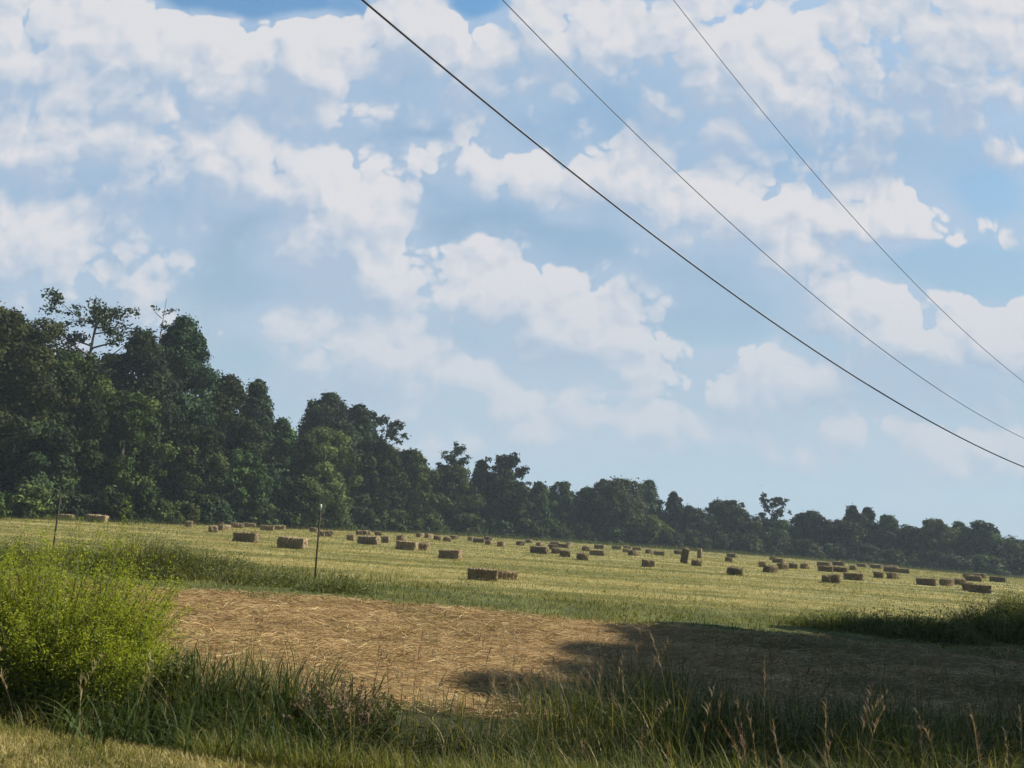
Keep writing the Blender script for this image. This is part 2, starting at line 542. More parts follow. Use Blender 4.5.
def build_ground():
    def axis(fine_lo, fine_hi, step, lo, hi):
        a = list(np.arange(fine_lo, fine_hi + 1e-6, step))
        s, v = step, fine_hi
        while v < hi:
            s *= 1.13
            v = min(v + s, hi)
            a.append(v)
        s, v = step, fine_lo
        while v > lo:
            s *= 1.13
            v = max(v - s, lo)
            a.insert(0, v)
        return np.array(a)
    xs = axis(-12, 14, 0.14, -480, 480)
    ys = axis(4.5, 20, 0.12, -200, 480)
    X, Y = np.meshgrid(xs, ys)
    V = np.stack([X, Y, ground_z(X, Y)], -1).reshape(-1, 3)
    n, mrow = len(xs), len(ys)
    i = np.arange(n * mrow).reshape(mrow, n)
    F = np.stack([i[:-1, :-1], i[:-1, 1:], i[1:, 1:], i[1:, :-1]], -1).reshape(-1, 4)
    me = make_mesh("ground", V, [F], smooth=True)
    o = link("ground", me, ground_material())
    return tag(o, "hay field with mown stubble, a raked straw strip and a grassy ditch", "ground", kind="structure")


build_ground()


# ------------------------------------------------------------------ blades, straws, leaves as numpy sheets
def blades(root, length, width, az, lean, seg=4, tint=None, droop=0.35, view_turn=None):
    """tapering curved blades; returns verts, faces, tint"""
    n = len(root)
    s = np.linspace(0, 1, seg + 1)
    d = np.stack([np.cos(az), np.sin(az)], 1)
    side_az = az + np.pi / 2 if view_turn is None else view_turn
    sd = np.stack([np.cos(side_az), np.sin(side_az)], 1)
    horiz = length[:, None] * lean[:, None] * s[None] ** 1.8
    up = length[:, None] * (s[None] - droop * (lean[:, None] ** 1.3) * s[None] ** 2.4)
    wd = width[:, None] * 0.5 * (1 - s[None] ** 1.7)
    c = np.zeros((n, seg + 1, 3))
    c[:, :, 0] = root[:, None, 0] + d[:, None, 0] * horiz
    c[:, :, 1] = root[:, None, 1] + d[:, None, 1] * horiz
    c[:, :, 2] = root[:, None, 2] + up
    off = np.zeros_like(c)
    off[:, :, 0] = sd[:, None, 0] * wd
    off[:, :, 1] = sd[:, None, 1] * wd
    L, R = (c - off)[:, :-1], (c + off)[:, :-1]
    tip = c[:, -1:]
    V = np.concatenate([L, R, tip], 1)                       # per blade: seg left, seg right, tip
    k = 2 * seg + 1
    base = (np.arange(n) * k)[:, None]
    q = []
    for j in range(seg - 1):
        q.append(np.stack([j, seg + j, seg + j + 1, j + 1]))
    Q = (base[:, None] + np.array(q)[None].reshape(1, seg - 1, 4)).reshape(-1, 4) if seg > 1 else np.zeros((0, 4), int)
    T = base + np.array([seg - 1, 2 * seg - 1, 2 * seg])[None]
    t = np.repeat(tint if tint is not None else np.full(n, .5), k)
    return V.reshape(-1, 3), Q, T, t


class Sheet:
    """collects blade / leaf arrays into one mesh"""
    def __init__(self):
        self.V, self.Q, self.T, self.t, self.n = [], [], [], [], 0

    def add(self, V, Q, T, t):
        self.V.append(V)
        if len(Q):
            self.Q.append(Q + self.n)
        if len(T):
            self.T.append(T + self.n)
        self.t.append(t)
        self.n += len(V)

    def build(self, name, mat, parent=None):
        V = np.concatenate(self.V)
        fs = []
        if self.Q:
            fs.append(np.concatenate(self.Q))
        if self.T:
            fs.append(np.concatenate(self.T))
        me = make_mesh(name, V, fs, np.concatenate(self.t))
        return link(name, me, mat, parent)


def leaves(centers, normals, size, aspect=0.55, tint=None, spin=None):
    """diamond leaves, slightly folded along the midrib"""
    n = len(centers)
    nn = normals / (np.linalg.norm(normals, axis=1, keepdims=True) + 1e-9)
    a = rng.normal(size=(n, 3)) if spin is None else spin
    u = np.cross(nn, a)
    u /= np.linalg.norm(u, axis=1, keepdims=True) + 1e-9
    v = np.cross(nn, u)
    s = size[:, None]
    p0 = centers - u * s * 0.5
    p2 = centers + u * s * 0.5
    p1 = centers + v * s * aspect * 0.5 + nn * s * 0.12
    p3 = centers - v * s * aspect * 0.5 + nn * s * 0.12
    V = np.stack([p0, p1, p2, p3], 1).reshape(-1, 3)
    Q = np.arange(n * 4).reshape(n, 4)
    return V, Q, np.zeros((0, 3), int), np.repeat(tint if tint is not None else np.full(n, .5), 4)


def tube(pts, radii, sides=6):
    """one tapering tube through points; returns verts, quads"""
    pts = [Vector(p) for p in pts]
    V, Q = [], []
    for i, p in enumerate(pts):
        t = (pts[min(i + 1, len(pts) - 1)] - pts[max(i - 1, 0)]).normalized()
        a = t.orthogonal().normalized() if abs(t.z) < 0.9 else Vector((1, 0, 0)).cross(t).normalized()
        b = t.cross(a)
        for k in range(sides):
            an = 2 * math.pi * k / sides
            V.append(p + (a * math.cos(an) + b * math.sin(an)) * radii[i])
    for i in range(len(pts) - 1):
        for k in range(sides):
            k2 = (k + 1) % sides
            Q.append((i * sides + k, i * sides + k2, (i + 1) * sides + k2, (i + 1) * sides + k))
    return np.array([v[:] for v in V]), np.array(Q, int)


def tubes_mesh(name, specs, sides=6):
    Vs, Qs, n = [], [], 0
    for pts, rad in specs:
        V, Q = tube(pts, rad, sides)
        Vs.append(V)
        Qs.append(Q + n)
        n += len(V)
    return make_mesh(name, np.concatenate(Vs), [np.concatenate(Qs)], smooth=True)

# ------------------------------------------------------------------ trees
EDGE_PX = [-260, -150, 0, 150, 250, 350, 450, 600, 750, 900, 1024, 1150, 1300]
EDGE_Y = [46, 51, 58, 72, 88, 108, 130, 150, 158, 155, 148, 140, 130]


def edge_y(px):
    return float(np.interp(px, EDGE_PX, EDGE_Y))


def profile(kind, t):
    if kind == 'dome':
        return np.clip(np.sin(np.pi * (0.10 + 0.86 * t)), 0, 1) ** 0.55
    if kind == 'column':
        return np.clip(1 - t ** 4, 0, 1) ** .8 * (0.80 + 0.20 * np.sin(np.pi * np.clip(t * 1.1, 0, 1)))
    if kind == 'cone':
        return np.clip(1.02 - t, 0, 1) ** 0.6 * (0.55 + 0.45 * smoothstep(t, 0, .25))
    if kind == 'shrub':
        return np.clip(1 - t ** 2.2, 0, 1) ** 0.6
    return np.clip(np.sin(np.pi * (0.05 + 0.9 * t)), 0, 1) ** 0.7


def crown_arrays(H, R, kind, leaf, dens=0.85, lo=0.04, peaks=3, seed=0, sprig=.26):
    r = np.random.default_rng(seed)
    S = Sheet()
    rc0 = max(R * (0.30 if kind == 'column' else 0.215), leaf * 1.9)
    area = 2 * np.pi * R * H * (1 - lo) * 0.85
    n = int(np.clip(area / (rc0 * rc0) * 0.46, 26, 190))
    t = r.uniform(lo, 0.97, n)
    az = r.uniform(0, 2 * np.pi, n)
    wob = 1 + 0.20 * np.sin(az * 2 + seed) + 0.12 * np.sin(az * 3 + t * 9 + seed * 2.1)
    rad = profile(kind, t) * R * wob * np.sqrt(r.uniform(0.22, 1.15, n))
    rc = rc0 * r.uniform(0.45, 1.45, n) * (0.72 + 0.28 * profile(kind, t))
    rad = np.maximum(rad - rc * 0.55, 0)
    cen = np.stack([rad * np.cos(az), rad * np.sin(az), t * H], 1)
    cen[:, 2] = np.minimum(cen[:, 2], H - rc * 0.8)
    # a few separate tops that break the outline
    tops = []
    for k in range(peaks):
        a = r.uniform(0, 2 * np.pi)
        q = 0 if k == 0 else r.uniform(0.15, 0.62) * R
        hh = H if k == 0 else H * r.uniform(0.84, 0.96)
        sub = rc0 * r.uniform(0.6, 0.95)
        for j in range(3):
            tops.append((q * math.cos(a) + r.normal(0, .2) * sub, q * math.sin(a) + r.normal(0, .2) * sub, hh - sub * (0.8 + 1.0 * j), sub * (0.8 + 0.4 * j)))
    tops = np.array(tops)
    cen = np.concatenate([cen, tops[:, :3]])
    rc = np.concatenate([rc, tops[:, 3]])
    clump_tint = np.clip(r.normal(0.45, 0.24, len(cen)), 0.05, 0.95)
    for c, q, ct in zip(cen, rc, clump_tint):
        m_ = int(dens * 4 * np.pi * q * q / (leaf * leaf * 0.36))
        m_ = max(10, min(m_, 1400))
        d = r.normal(size=(m_, 3))
        d[:, 2] = d[:, 2] * 0.8 + 0.35
        d /= np.linalg.norm(d, axis=1, keepdims=True)
        # limbs carry the leaves in sprays: pull them to a few directions of the clump
        sp = r.normal(size=(7, 3))
        sp /= np.linalg.norm(sp, axis=1, keepdims=True)
        w = sp[r.integers(0, 7, m_)]
        mixd = d * 0.68 + w * 0.55
        mixd /= np.linalg.norm(mixd, axis=1, keepdims=True)
        rr = q * (r.uniform(0.25, 1.0, m_) ** 0.45) * (1 + sprig * np.abs(r.normal(size=m_)) * (r.random(m_) < .22))
        p = c + mixd * rr[:, None] * np.array([1.0, 1.0, 0.85])
        p[:, 2] = np.maximum(p[:, 2], 0.15)
        nrm = mixd * 0.85 + r.normal(size=(m_, 3)) * 0.42 + np.array([0, 0, .15])
        S.add(*leaves(p, nrm, leaf * r.uniform(0.6, 1.25, m_), 0.72, np.clip(ct + r.normal(0, .13, m_), 0, 1)))
    return S, cen, rc


def sparse_arrays(H, R, leaf, lo, n_limbs, dens, seed, lean=0.0, per=(4, 8)):
    """an open crown: limbs with sprays at their ends and sky between them"""
    r = np.random.default_rng(seed)
    S, limbs = Sheet(), []
    top = np.array([lean * H, 0, H * 0.97])
    for k in range(n_limbs):
        t = lo + (0.94 - lo) * (k + r.uniform(0, .8)) / n_limbs
        a = k * 2.4 + r.uniform(-.5, .5)
        prof = np.sin(np.pi * (0.16 + 0.8 * (t - lo) / (1 - lo))) ** .7
        ln = R * prof * r.uniform(0.65, 1.1)
        st = np.array([lean * H * t * t, 0, H * t * 0.93])
        en = st + np.array([math.cos(a) * ln, math.sin(a) * ln, ln * r.uniform(0.35, 0.8)])
        en[2] = min(en[2], H * 0.97)
        mid_ = (st + en) / 2 + np.array([0, 0, -0.08 * ln])
        limbs.append(([st, mid_, en], [0.045 * R * (1.1 - t) + .03, 0.03 * R * (1.1 - t) + .025, 0.02]))
        for j in range(r.integers(*per)):
            f = r.uniform(0.35, 1.08)
            c = st + (en - st) * f + r.normal(size=3) * ln * 0.13
            q = R * r.uniform(0.10, 0.2)
            m_ = max(5, int(dens * 4 * np.pi * q * q / (leaf * leaf * 0.36)))
            d = r.normal(size=(m_, 3))
            p = c + d * q * 0.5 * np.array([1.1, 1.1, 0.7])
            nrm = r.normal(size=(m_, 3)) + np.array([0, 0, .5])
            S.add(*leaves(p, nrm, leaf * r.uniform(.6, 1.2, m_), .7, np.clip(r.normal(.4, .2, m_), 0, 1)))
    return S, limbs, top


N_TREE = [0]


def tree(px, top, width, dy, kind, mat, label, name='broadleaf_tree', cat='tree', group='trees along the edge of the hay field', lo=0.04,
         peaks=3, dens=0.85, limbs=11, lean=0.0, leaf=None, Y=None):
    N_TREE[0] += 1
    seed = N_TREE[0] * 13 + 5
    Y = Y or edge_y(px) + dy
    tp = at(px, top, Y)
    base_z = gz(tp.x, Y)
    H = max(tp.z - base_z, 1.0)
    dist = (Vector((tp.x, Y, tp.z)) - CAM).length
    R = width / 2 / F_PX * dist / (1 + 0.0)
    leaf = leaf or float(np.clip(0.0036 * dist, 0.24, 0.46))
    root = link(name, None, loc=(tp.x, Y, base_z))
    tag(root, label, cat, group)
    tr = R * 0.07 + 0.06
    r = random.Random(seed)
    if kind == 'sparse':
        S, lb, _ = sparse_arrays(H, R, leaf, lo, limbs, dens, seed, lean)
        specs = [([(0, 0, -.1), (0, 0, H * .35), (lean * H * .5, 0, H * .7), (lean * H * .95 + .25, 0, H * .93)], [tr, tr * .7, tr * .35, .02])] + lb
    else:
        S, cen, rc = crown_arrays(H, R, kind, leaf, dens, lo, peaks, seed)
        specs = [([(0, 0, -.1), (r.uniform(-.2, .2), 0, H * .3), (r.uniform(-.3, .3), 0, H * .6), (0, 0, H * .9)], [tr, tr * .8, tr * .5, .05])]
        for c in cen[::max(1, len(cen) // 9)]:
            z0 = c[2] * 0.55
            specs.append(([(0, 0, z0), (c[0] * .5, c[1] * .5, z0 + (c[2] - z0) * .4), tuple(c)], [tr * .4, tr * .25, .04]))
    link("trunk", tubes_mesh("trunk", specs, 6), M_BARK, root)
    S.build("crown", mat, root)
    return root


A, B_, O_ = M_TREE, M_TREE_BLUE, M_TREE_OLIVE
TREES = [
    # px, top, width, dy, kind, material, label, options
    (-70, 305, 130, 1, 'dome', A, "dark broad tree cut by the left edge of the photo", {}),
    (12, 312, 120, 0, 'dome', O_, "tall brownish green tree filling the upper left corner of the woods", dict(peaks=5, dens=.9)),
    (68, 350, 86, -2, 'dome', A, "mid green tree just right of the brownish corner tree, under the airy tall one", dict(peaks=4)),
    (100, 283, 76, 5, 'sparse', A, "tall airy tree with open see-through branches above the left woods", dict(lo=.52, limbs=15, dens=.42, leaf=.30)),
    (166, 283, 26, 6, 'sparse', A, "thin twiggy treetop with few leaves poking above the left woods", dict(lo=.70, limbs=9, dens=.35, leaf=.26)),
    (143, 332, 84, 3, 'column', B_, "dark tree behind the lighter lobed one, below the twiggy treetop", {}),
    (186, 316, 70, 2, 'column', B_, "dark tall dense tree with a rounded top, tallest solid crown on the left", dict(peaks=4, dens=.95)),
    (130, 392, 76, -4, 'dome', A, "lighter green lower tree standing in front of the tall dark column tree", dict(peaks=4)),
    (40, 420, 80, -4, 'dome', B_, "very dark low tree at the front of the left woods beside the dark fence post", {}),
    (196, 425, 62, -3, 'dome', A, "lower tree with pale leaf sprays at the foot of the tall dark column tree", {}),
    (230, 376, 70, 1, 'column', A, "mid height tree stepping down right of the tallest dark crown", dict(peaks=4)),
    (259, 378, 50, 3, 'column', B_, "narrow dark tree with a square top in the middle of the left woods", dict(peaks=5, dens=.95)),
    (246, 450, 56, -4, 'dome', A, "greyish leafy tree low in front of the narrow square topped tree", {}),
    (284, 418, 52, 1, 'column', A, "smaller dark tree just before the dip left of the olive round tree", {}),
    (332, 393, 72, 6, 'column', B_, "tall dark tree rising behind the round olive tree", dict(peaks=5, dens=.9)),
    (327, 427, 66, -5, 'dome', O_, "round pale olive tree standing out against darker trees", dict(peaks=3, dens=.95)),
    (361, 404, 42, 5, 'dome', B_, "dark tree joined to the right shoulder of the tall one behind the olive tree", dict(peaks=4)),
    (388, 405, 44, 4, 'sparse', B_, "open branched tree with ragged right side on the treeline slope", dict(lo=.40, limbs=15, dens=.75)),
    (372, 440, 62, -1, 'dome', A, "broad green tree filling the slope right of the olive round tree", {}),
    (408, 450, 56, -3, 'dome', O_, "soft olive tree sloping down at the right end of the tall woods", dict(peaks=4)),
    (300, 480, 44, -7, 'dome', A, "low bushy tree beneath the left side of the round olive tree", {}),
    (455, 440, 40, 1, 'sparse', B_, "sparse tree with two feathery tops standing above its neighbours", dict(lo=.50, limbs=12, dens=.75)),
    (452, 465, 56, 0, 'dome', A, "dark dense tree around the foot of the two topped feathery tree", dict(peaks=4)),
    (482, 460, 26, 2, 'column', A, "slim dark tree squeezed left of the big lumpy open tree", {}),
    (509, 447, 44, 0, 'sparse', B_, "big lumpy open crowned tree rising alone mid treeline", dict(lo=.30, limbs=22, dens=1.1)),
    (508, 470, 50, -2, 'dome', A, "dense lower tree right under the big lumpy open crown", {}),
    (541, 481, 30, 1, 'cone', A, "spiky small tree first in the low ragged row mid treeline", dict(peaks=4)),
    (563, 482, 36, 2, 'dome', A, "ragged topped tree in the middle of the low spiky row", dict(peaks=6)),
    (586, 487, 34, 3, 'dome', B_, "dark tree between the spiky row and the wide olive tree", {}),
    (616, 479, 66, -2, 'dome', O_, "wide soft olive tree with a long slope down to the right", dict(peaks=4, dens=.9)),
    (649, 480, 34, 3, 'column', B_, "dark upright tree with rounded top behind the wide olive tree", dict(peaks=4, dens=.95)),
    (650, 515, 44, -5, 'dome', O_, "low olive bushy tree on the skirt of the wide olive tree", {}),
    (674, 491, 24, 2, 'column', B_, "slim dark tree with a small round head and a narrow neck", dict(peaks=3)),
    (690, 506, 30, 1, 'dome', A, "small round tree right of the slim round headed tree", {}),
    (726, 500, 50, 0, 'dome', A, "spiky topped broad tree left of the leaning sparse tree", dict(peaks=7)),
    (708, 518, 34, -3, 'dome', B_, "low dark tree tucked under the left of the spiky broad tree", {}),
    (768, 493, 30, 2, 'sparse', B_, "leaning open tree whose crown tips over to the right", dict(lo=.50, limbs=11, dens=1.0, lean=.13)),
    (772, 520, 46, 0, 'dome', A, "dense low tree at the foot of the leaning open tree", dict(peaks=4)),
    (811, 511, 36, 1, 'dome', B_, "rounded dark tree between the leaning tree and the twin topped one", {}),
    (842, 520, 34, -2, 'dome', A, "low mid green tree in front of the twin topped tree's left side", {}),
    (852, 505, 30, 2, 'column', B_, "left and taller half of the twin topped dark trees", dict(peaks=4)),
    (868, 507, 18, 2, 'column', B_, "narrow right half of the twin topped dark trees", dict(peaks=2)),
    (888, 515, 28, 1, 'dome', A, "flat topped tree just right of the twin topped trees", dict(peaks=4)),
    (910, 526, 34, 0, 'dome', B_, "low dark tree in the saddle before the broad right hand dome", {}),
    (937, 519, 42, -1, 'dome', O_, "broad mid green dome tree near the right end of the treeline", dict(peaks=4)),
    (959, 521, 22, 1, 'dome', A, "small dark knob of a tree between the two domes on the right", {}),
    (980, 520, 34, 0, 'dome', B_, "round domed dark tree, last big crown before the right edge", dict(peaks=3)),
    (1010, 539, 36, 0, 'dome', A, "low tree after the last dome at the right edge of the photo", {}),
    (1052, 540, 56, 0, 'dome', A, "low tree cut by the right edge of the photo", {}),
]
for row in TREES:
    tree(*row[:7], **row[7])

SHRUBS = [(-20, 30), (30, 34), (75, 26), (112, 30), (150, 28), (182, 22), (215, 28), (262, 24), (292, 22), (330, 20), (362, 24), (396, 22), (430, 24), (466, 22),
          (494, 18), (526, 20), (552, 22), (580, 20), (608, 18), (640, 20), (668, 18), (694, 20), (722, 16), (750, 20), (778, 18), (806, 20), (834, 18), (866, 20),
          (896, 18), (926, 20), (954, 18), (984, 20), (1014, 20)]
for k, (px, hpx) in enumerate(SHRUBS):
    Y = edge_y(px) - 7 + (k * 37 % 5) * .6
    x = at(px, 520, Y).x
    r_px = on_h = None
    d = Vector((x, Y, gz(x, Y))) - CAM
    py = H_PX / 2 - F_PX * d.dot(UP) / d.dot(FWD)
    tree(px, py - hpx, 46 if px < 420 else 38, 0, 'shrub', (A, O_, B_, A)[k % 4],
         "low leafy shrub at the shaded foot of the treeline", name='shrub', cat='shrub', group='understory shrubs along the treeline', lo=0.0, peaks=3, Y=Y)


def woodland():
    """the wood behind the edge trees: one dense mass of crowns nobody could count"""
    r = np.random.default_rng(77)
    S = Sheet()
    sky_px = np.array(sorted([(t[0], t[1]) for t in TREES if t[4] != 'sparse']))
    pxs = np.linspace(-240, 1120, 420)
    for px in pxs:
        near = np.abs(sky_px[:, 0] - px) < 34
        top = sky_px[near][:, 1].mean() if near.any() else np.interp(px, sky_px[:, 0], sky_px[:, 1])
        base = float(np.interp(px, [0, 450, 1024], [512, 531, 571]))
        top = base - (base - top) * .80
        for row in range(3):
            Y = edge_y(px) + 5 + row * 5 + r.uniform(-2, 2)
            tp = at(px + r.uniform(-4, 4), top + r.uniform(-4, 16), Y)
            bz = gz(tp.x, Y)
            H = max(tp.z - bz, 2)
            n = int(H * 1.1)
            for k in range(n):
                q = r.uniform(1.0, 1.9)
                c = np.array([tp.x + r.normal(0, 1.0), Y + r.normal(0, 1.2), bz + (k + r.random()) / n * H - q * .6])
                m_ = int(34 * q * q)
                d = r.normal(size=(m_, 3))
                d /= np.linalg.norm(d, axis=1, keepdims=True)
                p = c + d * q * r.uniform(.4, 1.0, (m_, 1))
                p[:, 2] = np.maximum(p[:, 2], bz + .1)
                S.add(*leaves(p, d + r.normal(size=(m_, 3)) * .35 + np.array([0, 0, .2]), .62 * r.uniform(.6, 1.2, m_), .75,
                              np.clip(r.normal(.35, .15, m_), 0, 1)))
    o = S.build("woodland", M_TREE_BLUE)
    tag(o, "dark wood standing in one mass behind the trees at the field's edge", "woodland", kind="stuff")


woodland()

def shade_tree(x, y, H, R, lo, seed, label):
    root = link('broadleaf_tree', None, loc=(x, y, gz(x, y)))
    tag(root, label, 'tree')
    S, cen, rc = crown_arrays(H - lo * H, R, 'dome', .32, 1.1, 0.02, 4, seed, 0.0)
    specs = [([(0, 0, -.1), (.1, 0, H * .3), (-.1, .1, H * .6), (0, 0, H * .9)], [.34, .27, .18, .05])]
    for c in cen[::8]:
        c = c + np.array([0, 0, lo * H])
        z0 = max(c[2] * .6, lo * H * .8)
        specs.append(([(0, 0, z0), (c[0] * .5, c[1] * .5, z0 + (c[2] - z0) * .4), tuple(c)], [.12, .08, .03]))
    link("trunk", tubes_mesh("trunk", specs, 8), M_BARK, root)
    cr = S.build("crown", M_TREE, root)
    cr.location = (0, 0, lo * H)




shade_tree(18.2, 16.5, 12.6, 5.0, .40, 901, "lowest roadside tree past the right edge, shading the far side of the mown strip")
shade_tree(20.7, 14.7, 19.6, 3.8, .45, 902, "tallest and narrowest roadside tree past the right edge, its shade reaching furthest left")
shade_tree(18.9, 15.9, 15.9, 4.5, .42, 903, "middle sized roadside tree between the low one and the tall narrow one")
shade_tree(25.5, 15.5, 15.0, 5.0, .36, 904, "rearmost roadside tree, furthest out past the right edge")


# ------------------------------------------------------------------ hay bales
def hay_material():
    mt, N = new_mat("hay")
    tc = N.n('ShaderNodeTexCoord')
    oi = N.n('ShaderNodeObjectInfo')
    mp = N.n('ShaderNodeMapping')
    mp.inputs['Scale'].default_value = (34.0, 9.0, 12.0)
    N.link(tc.outputs['Object'], mp.inputs[0])
    add = N.vec('MULTIPLY_ADD', oi.outputs['Random'], (40.0, 40.0, 40.0), mp.outputs[0])
    st = N.noise(add, 1.0, 5.0, 0.7, dist=0.6)
    fl = N.noise(tc.outputs['Object'], 6.0, 3.0, 0.6)
    c = N.mix(N.step(st, 0.34, 0.66), (.11, .078, .045), (.40, .305, .175))
    c = N.mix(N.step(fl, 0.5, 0.7, 0, .5), c, (.22, .18, .085))
    hs = N.n('ShaderNodeHueSaturation')
    N.put(hs.inputs['Value'], N.math('MULTIPLY_ADD', oi.outputs['Random'], .5, .72))
    N.link(c, hs.inputs['Color'])
    pb = N.n('ShaderNodeBsdfPrincipled')
    N.link(hs.outputs[0], pb.inputs['Base Color'])
    pb.inputs['Roughness'].default_value = .9
    pb.inputs['Specular IOR Level'].default_value = .1
    bp = N.n('ShaderNodeBump')
    bp.inputs['Strength'].default_value = 1.0
    bp.inputs['Distance'].default_value = .03
    N.link(st, bp.inputs['Height'])
    N.link(bp.outputs[0], pb.inputs['Normal'])
    finish(N, pb.outputs[0])
    return mt


M_HAY = hay_material()
M_TWINE = plain_mat("twine", (.30, .22, .12), .8, .1)
BL, BW, BH = 1.06, 0.48, 0.435
TW = (-0.22, 0.22)


def bale_mesh(seed):
    """a block of pressed flakes with ragged faces, pinched where the two strings run round it, loose straw sticking out"""
    r = np.random.default_rng(seed)
    nx, ny, nz = 40, 12, 11
    V, Q = [], []

    def face(ax, sgn, na, nb):
        base = len(V)
        for i in range(na + 1):
            for j in range(nb + 1):
                a, b = -.5 + i / na, -.5 + j / nb
                p = [0, 0, 0]
                o = [k for k in range(3) if k != ax]
                p[ax] = .5 * sgn
                p[o[0]], p[o[1]] = a, b
                V.append(p)
        for i in range(na):
            for j in range(nb):
                q = [base + i * (nb + 1) + j, base + (i + 1) * (nb + 1) + j, base + (i + 1) * (nb + 1) + j + 1, base + i * (nb + 1) + j + 1]
                if (sgn > 0) == (ax == 1):
                    q.reverse()
                Q.append(q)
    dims = {0: (ny, nz), 1: (nx, nz), 2: (nx, ny)}
    for ax in range(3):
        for sg in (-1, 1):
            face(ax, sg, *dims[ax])
    V = np.array(V)
    P = V * np.array([BL, BW, BH])
    q = np.abs(V) * 2
    edge = np.sort(q, 1)[:, 1]
    rnd = smoothstep(edge, .80, 1.0)
    P *= (1 - 0.045 * rnd)[:, None]
    pinch = sum(np.exp(-((P[:, 0] - t) / .045) ** 2) for t in TW)
    P[:, 1:] *= (1 - 0.05 * pinch)[:, None]
    key = np.round(V, 4)
    ph = P[:, 0] * 9.5 + .35 * np.sin(P[:, 2] * 9 + seed) + seed * 1.7           # flakes, with grooves between them
    groove = np.abs(np.sin(ph * np.pi * .5 + .3 * np.sin(ph * 1.3)))
    amp = 1 - smoothstep(np.abs(P[:, 0]), BL * .44, BL * .5)
    bulge = 0.055 * (groove ** .6 - .75) * amp + 0.018 * np.sin(P[:, 0] * 61 + seed * 3) + 0.02 * np.sin(P[:, 1] * 19 + P[:, 2] * 14 + seed)
    n1 = np.sin(key @ np.array([91.7, 47.3, 63.1]) * 7.7 + seed) * 43758.5
    jit = (n1 - np.floor(n1) - .5) * 0.05
    nrm = P / (np.linalg.norm(P / np.array([BL, BW, BH]), axis=1, keepdims=True) + 1e-6)
    nrm /= np.linalg.norm(nrm, axis=1, keepdims=True)
    P = P + nrm * (bulge + jit)[:, None]
    P[:, 0] += 0.03 * P[:, 2] * r.uniform(-1, 1)
    P[:, 2] += BH / 2 - 0.01
    S = Sheet()
    S.add(P, np.array(Q), np.zeros((0, 3), int), np.full(len(P), .5))
    m_ = 700                                                  # loose straws
    ax = r.choice(3, m_, p=[.25, .3, .45])
    sg = np.where(r.random(m_) < .5, -1, 1)
    p = r.uniform(-.5, .5, (m_, 3))
    p[np.arange(m_), ax] = .49 * sg
    p *= np.array([BL, BW, BH])
    p[:, 2] += BH / 2 - .01
    d = r.normal(size=(m_, 3)) * .8
    d[np.arange(m_), ax] += sg * .8
    d /= np.linalg.norm(d, axis=1, keepdims=True)
    ln = r.uniform(.05, .13, m_)[:, None]
    sd = np.cross(d, r.normal(size=(m_, 3)))
    sd /= np.linalg.norm(sd, axis=1, keepdims=True)
    sd *= .004
    e = p + d * ln
    VV = np.stack([p - sd, p + sd, e + sd * .6, e - sd * .6], 1).reshape(-1, 3)
    VV[:, 2] = np.maximum(VV[:, 2], .005)
    S.add(VV, np.arange(m_ * 4).reshape(-1, 4), np.zeros((0, 3), int), np.full(m_ * 4, .5))
    return make_mesh("hay_bale", np.concatenate(S.V), [np.concatenate(S.Q)], np.concatenate(S.t), smooth=False)


def twine_mesh():
    specs = []
    for t in (0.0,):
        w, h = BW * .488, BH * .482
        c = [(t, -w, 0), (t, -w, 2 * h), (t, w, 2 * h), (t, w, 0)]
        pts = []
        for (x, y, z) in c:
            pts.append((x, y, max(z, .012)))
        specs.append((pts, [.006] * 4))
    return tubes_mesh("twine", specs, 5)


BALE_MESHES = [bale_mesh(k) for k in range(7)]
TWINE = twine_mesh()
for me_ in BALE_MESHES:
    me_.materials.append(M_HAY)
TWINE.materials.append(M_TWINE)
n_bale = [0]


def bale(xl, xr, yb, label, yaw=None, shrink=1.0, group='hay bales scattered over the field', pos=None, rot=None, scale=None):
    k = n_bale[0]
    n_bale[0] += 1
    r = random.Random(k * 7 + 3)
    xc = (xl + xr) / 2
    p = pos or on_ground(xc, yb)
    d = p - CAM
    dist = math.hypot(d.x, d.y)
    w = (xr - xl) / F_PX * dist * 0.99
    sc = 1.0
    if yaw is None:
        mx = math.hypot(BL, BW)
        if w > mx:
            sc = min(w / mx, 1.22)
            yaw = -math.atan2(BW, BL)
        elif w < BW:
            sc = max(w / BW, .85)
            yaw = -math.pi / 2
        elif w > BL * .93:
            yaw = -r.uniform(.05, .16) if r.random() < .7 else r.uniform(.03, .12)
        else:
            th = math.atan2(BW, BL) + math.acos(min(1, w / mx))
            yaw = -th if r.random() < .6 else th
    view = math.atan2(d.x, d.y)
    o = link('hay_bale', BALE_MESHES[k % 7], loc=p)
    sc = (scale or sc * r.uniform(.97, 1.03)) * shrink
    o.scale = (sc, sc, sc)
    o.rotation_euler = rot or (r.uniform(-.04, .04), r.uniform(-.04, .04) , yaw - view)
    if rot is None:
        # settle it into the stubble along its own footprint
        o.location.z = p.z - 0.02
    tag(o, label, 'hay bale', group)
    if dist < 62:
        for tx in TW:
            link('twine', TWINE, parent=o).location = (tx, 0, 0)
    return o


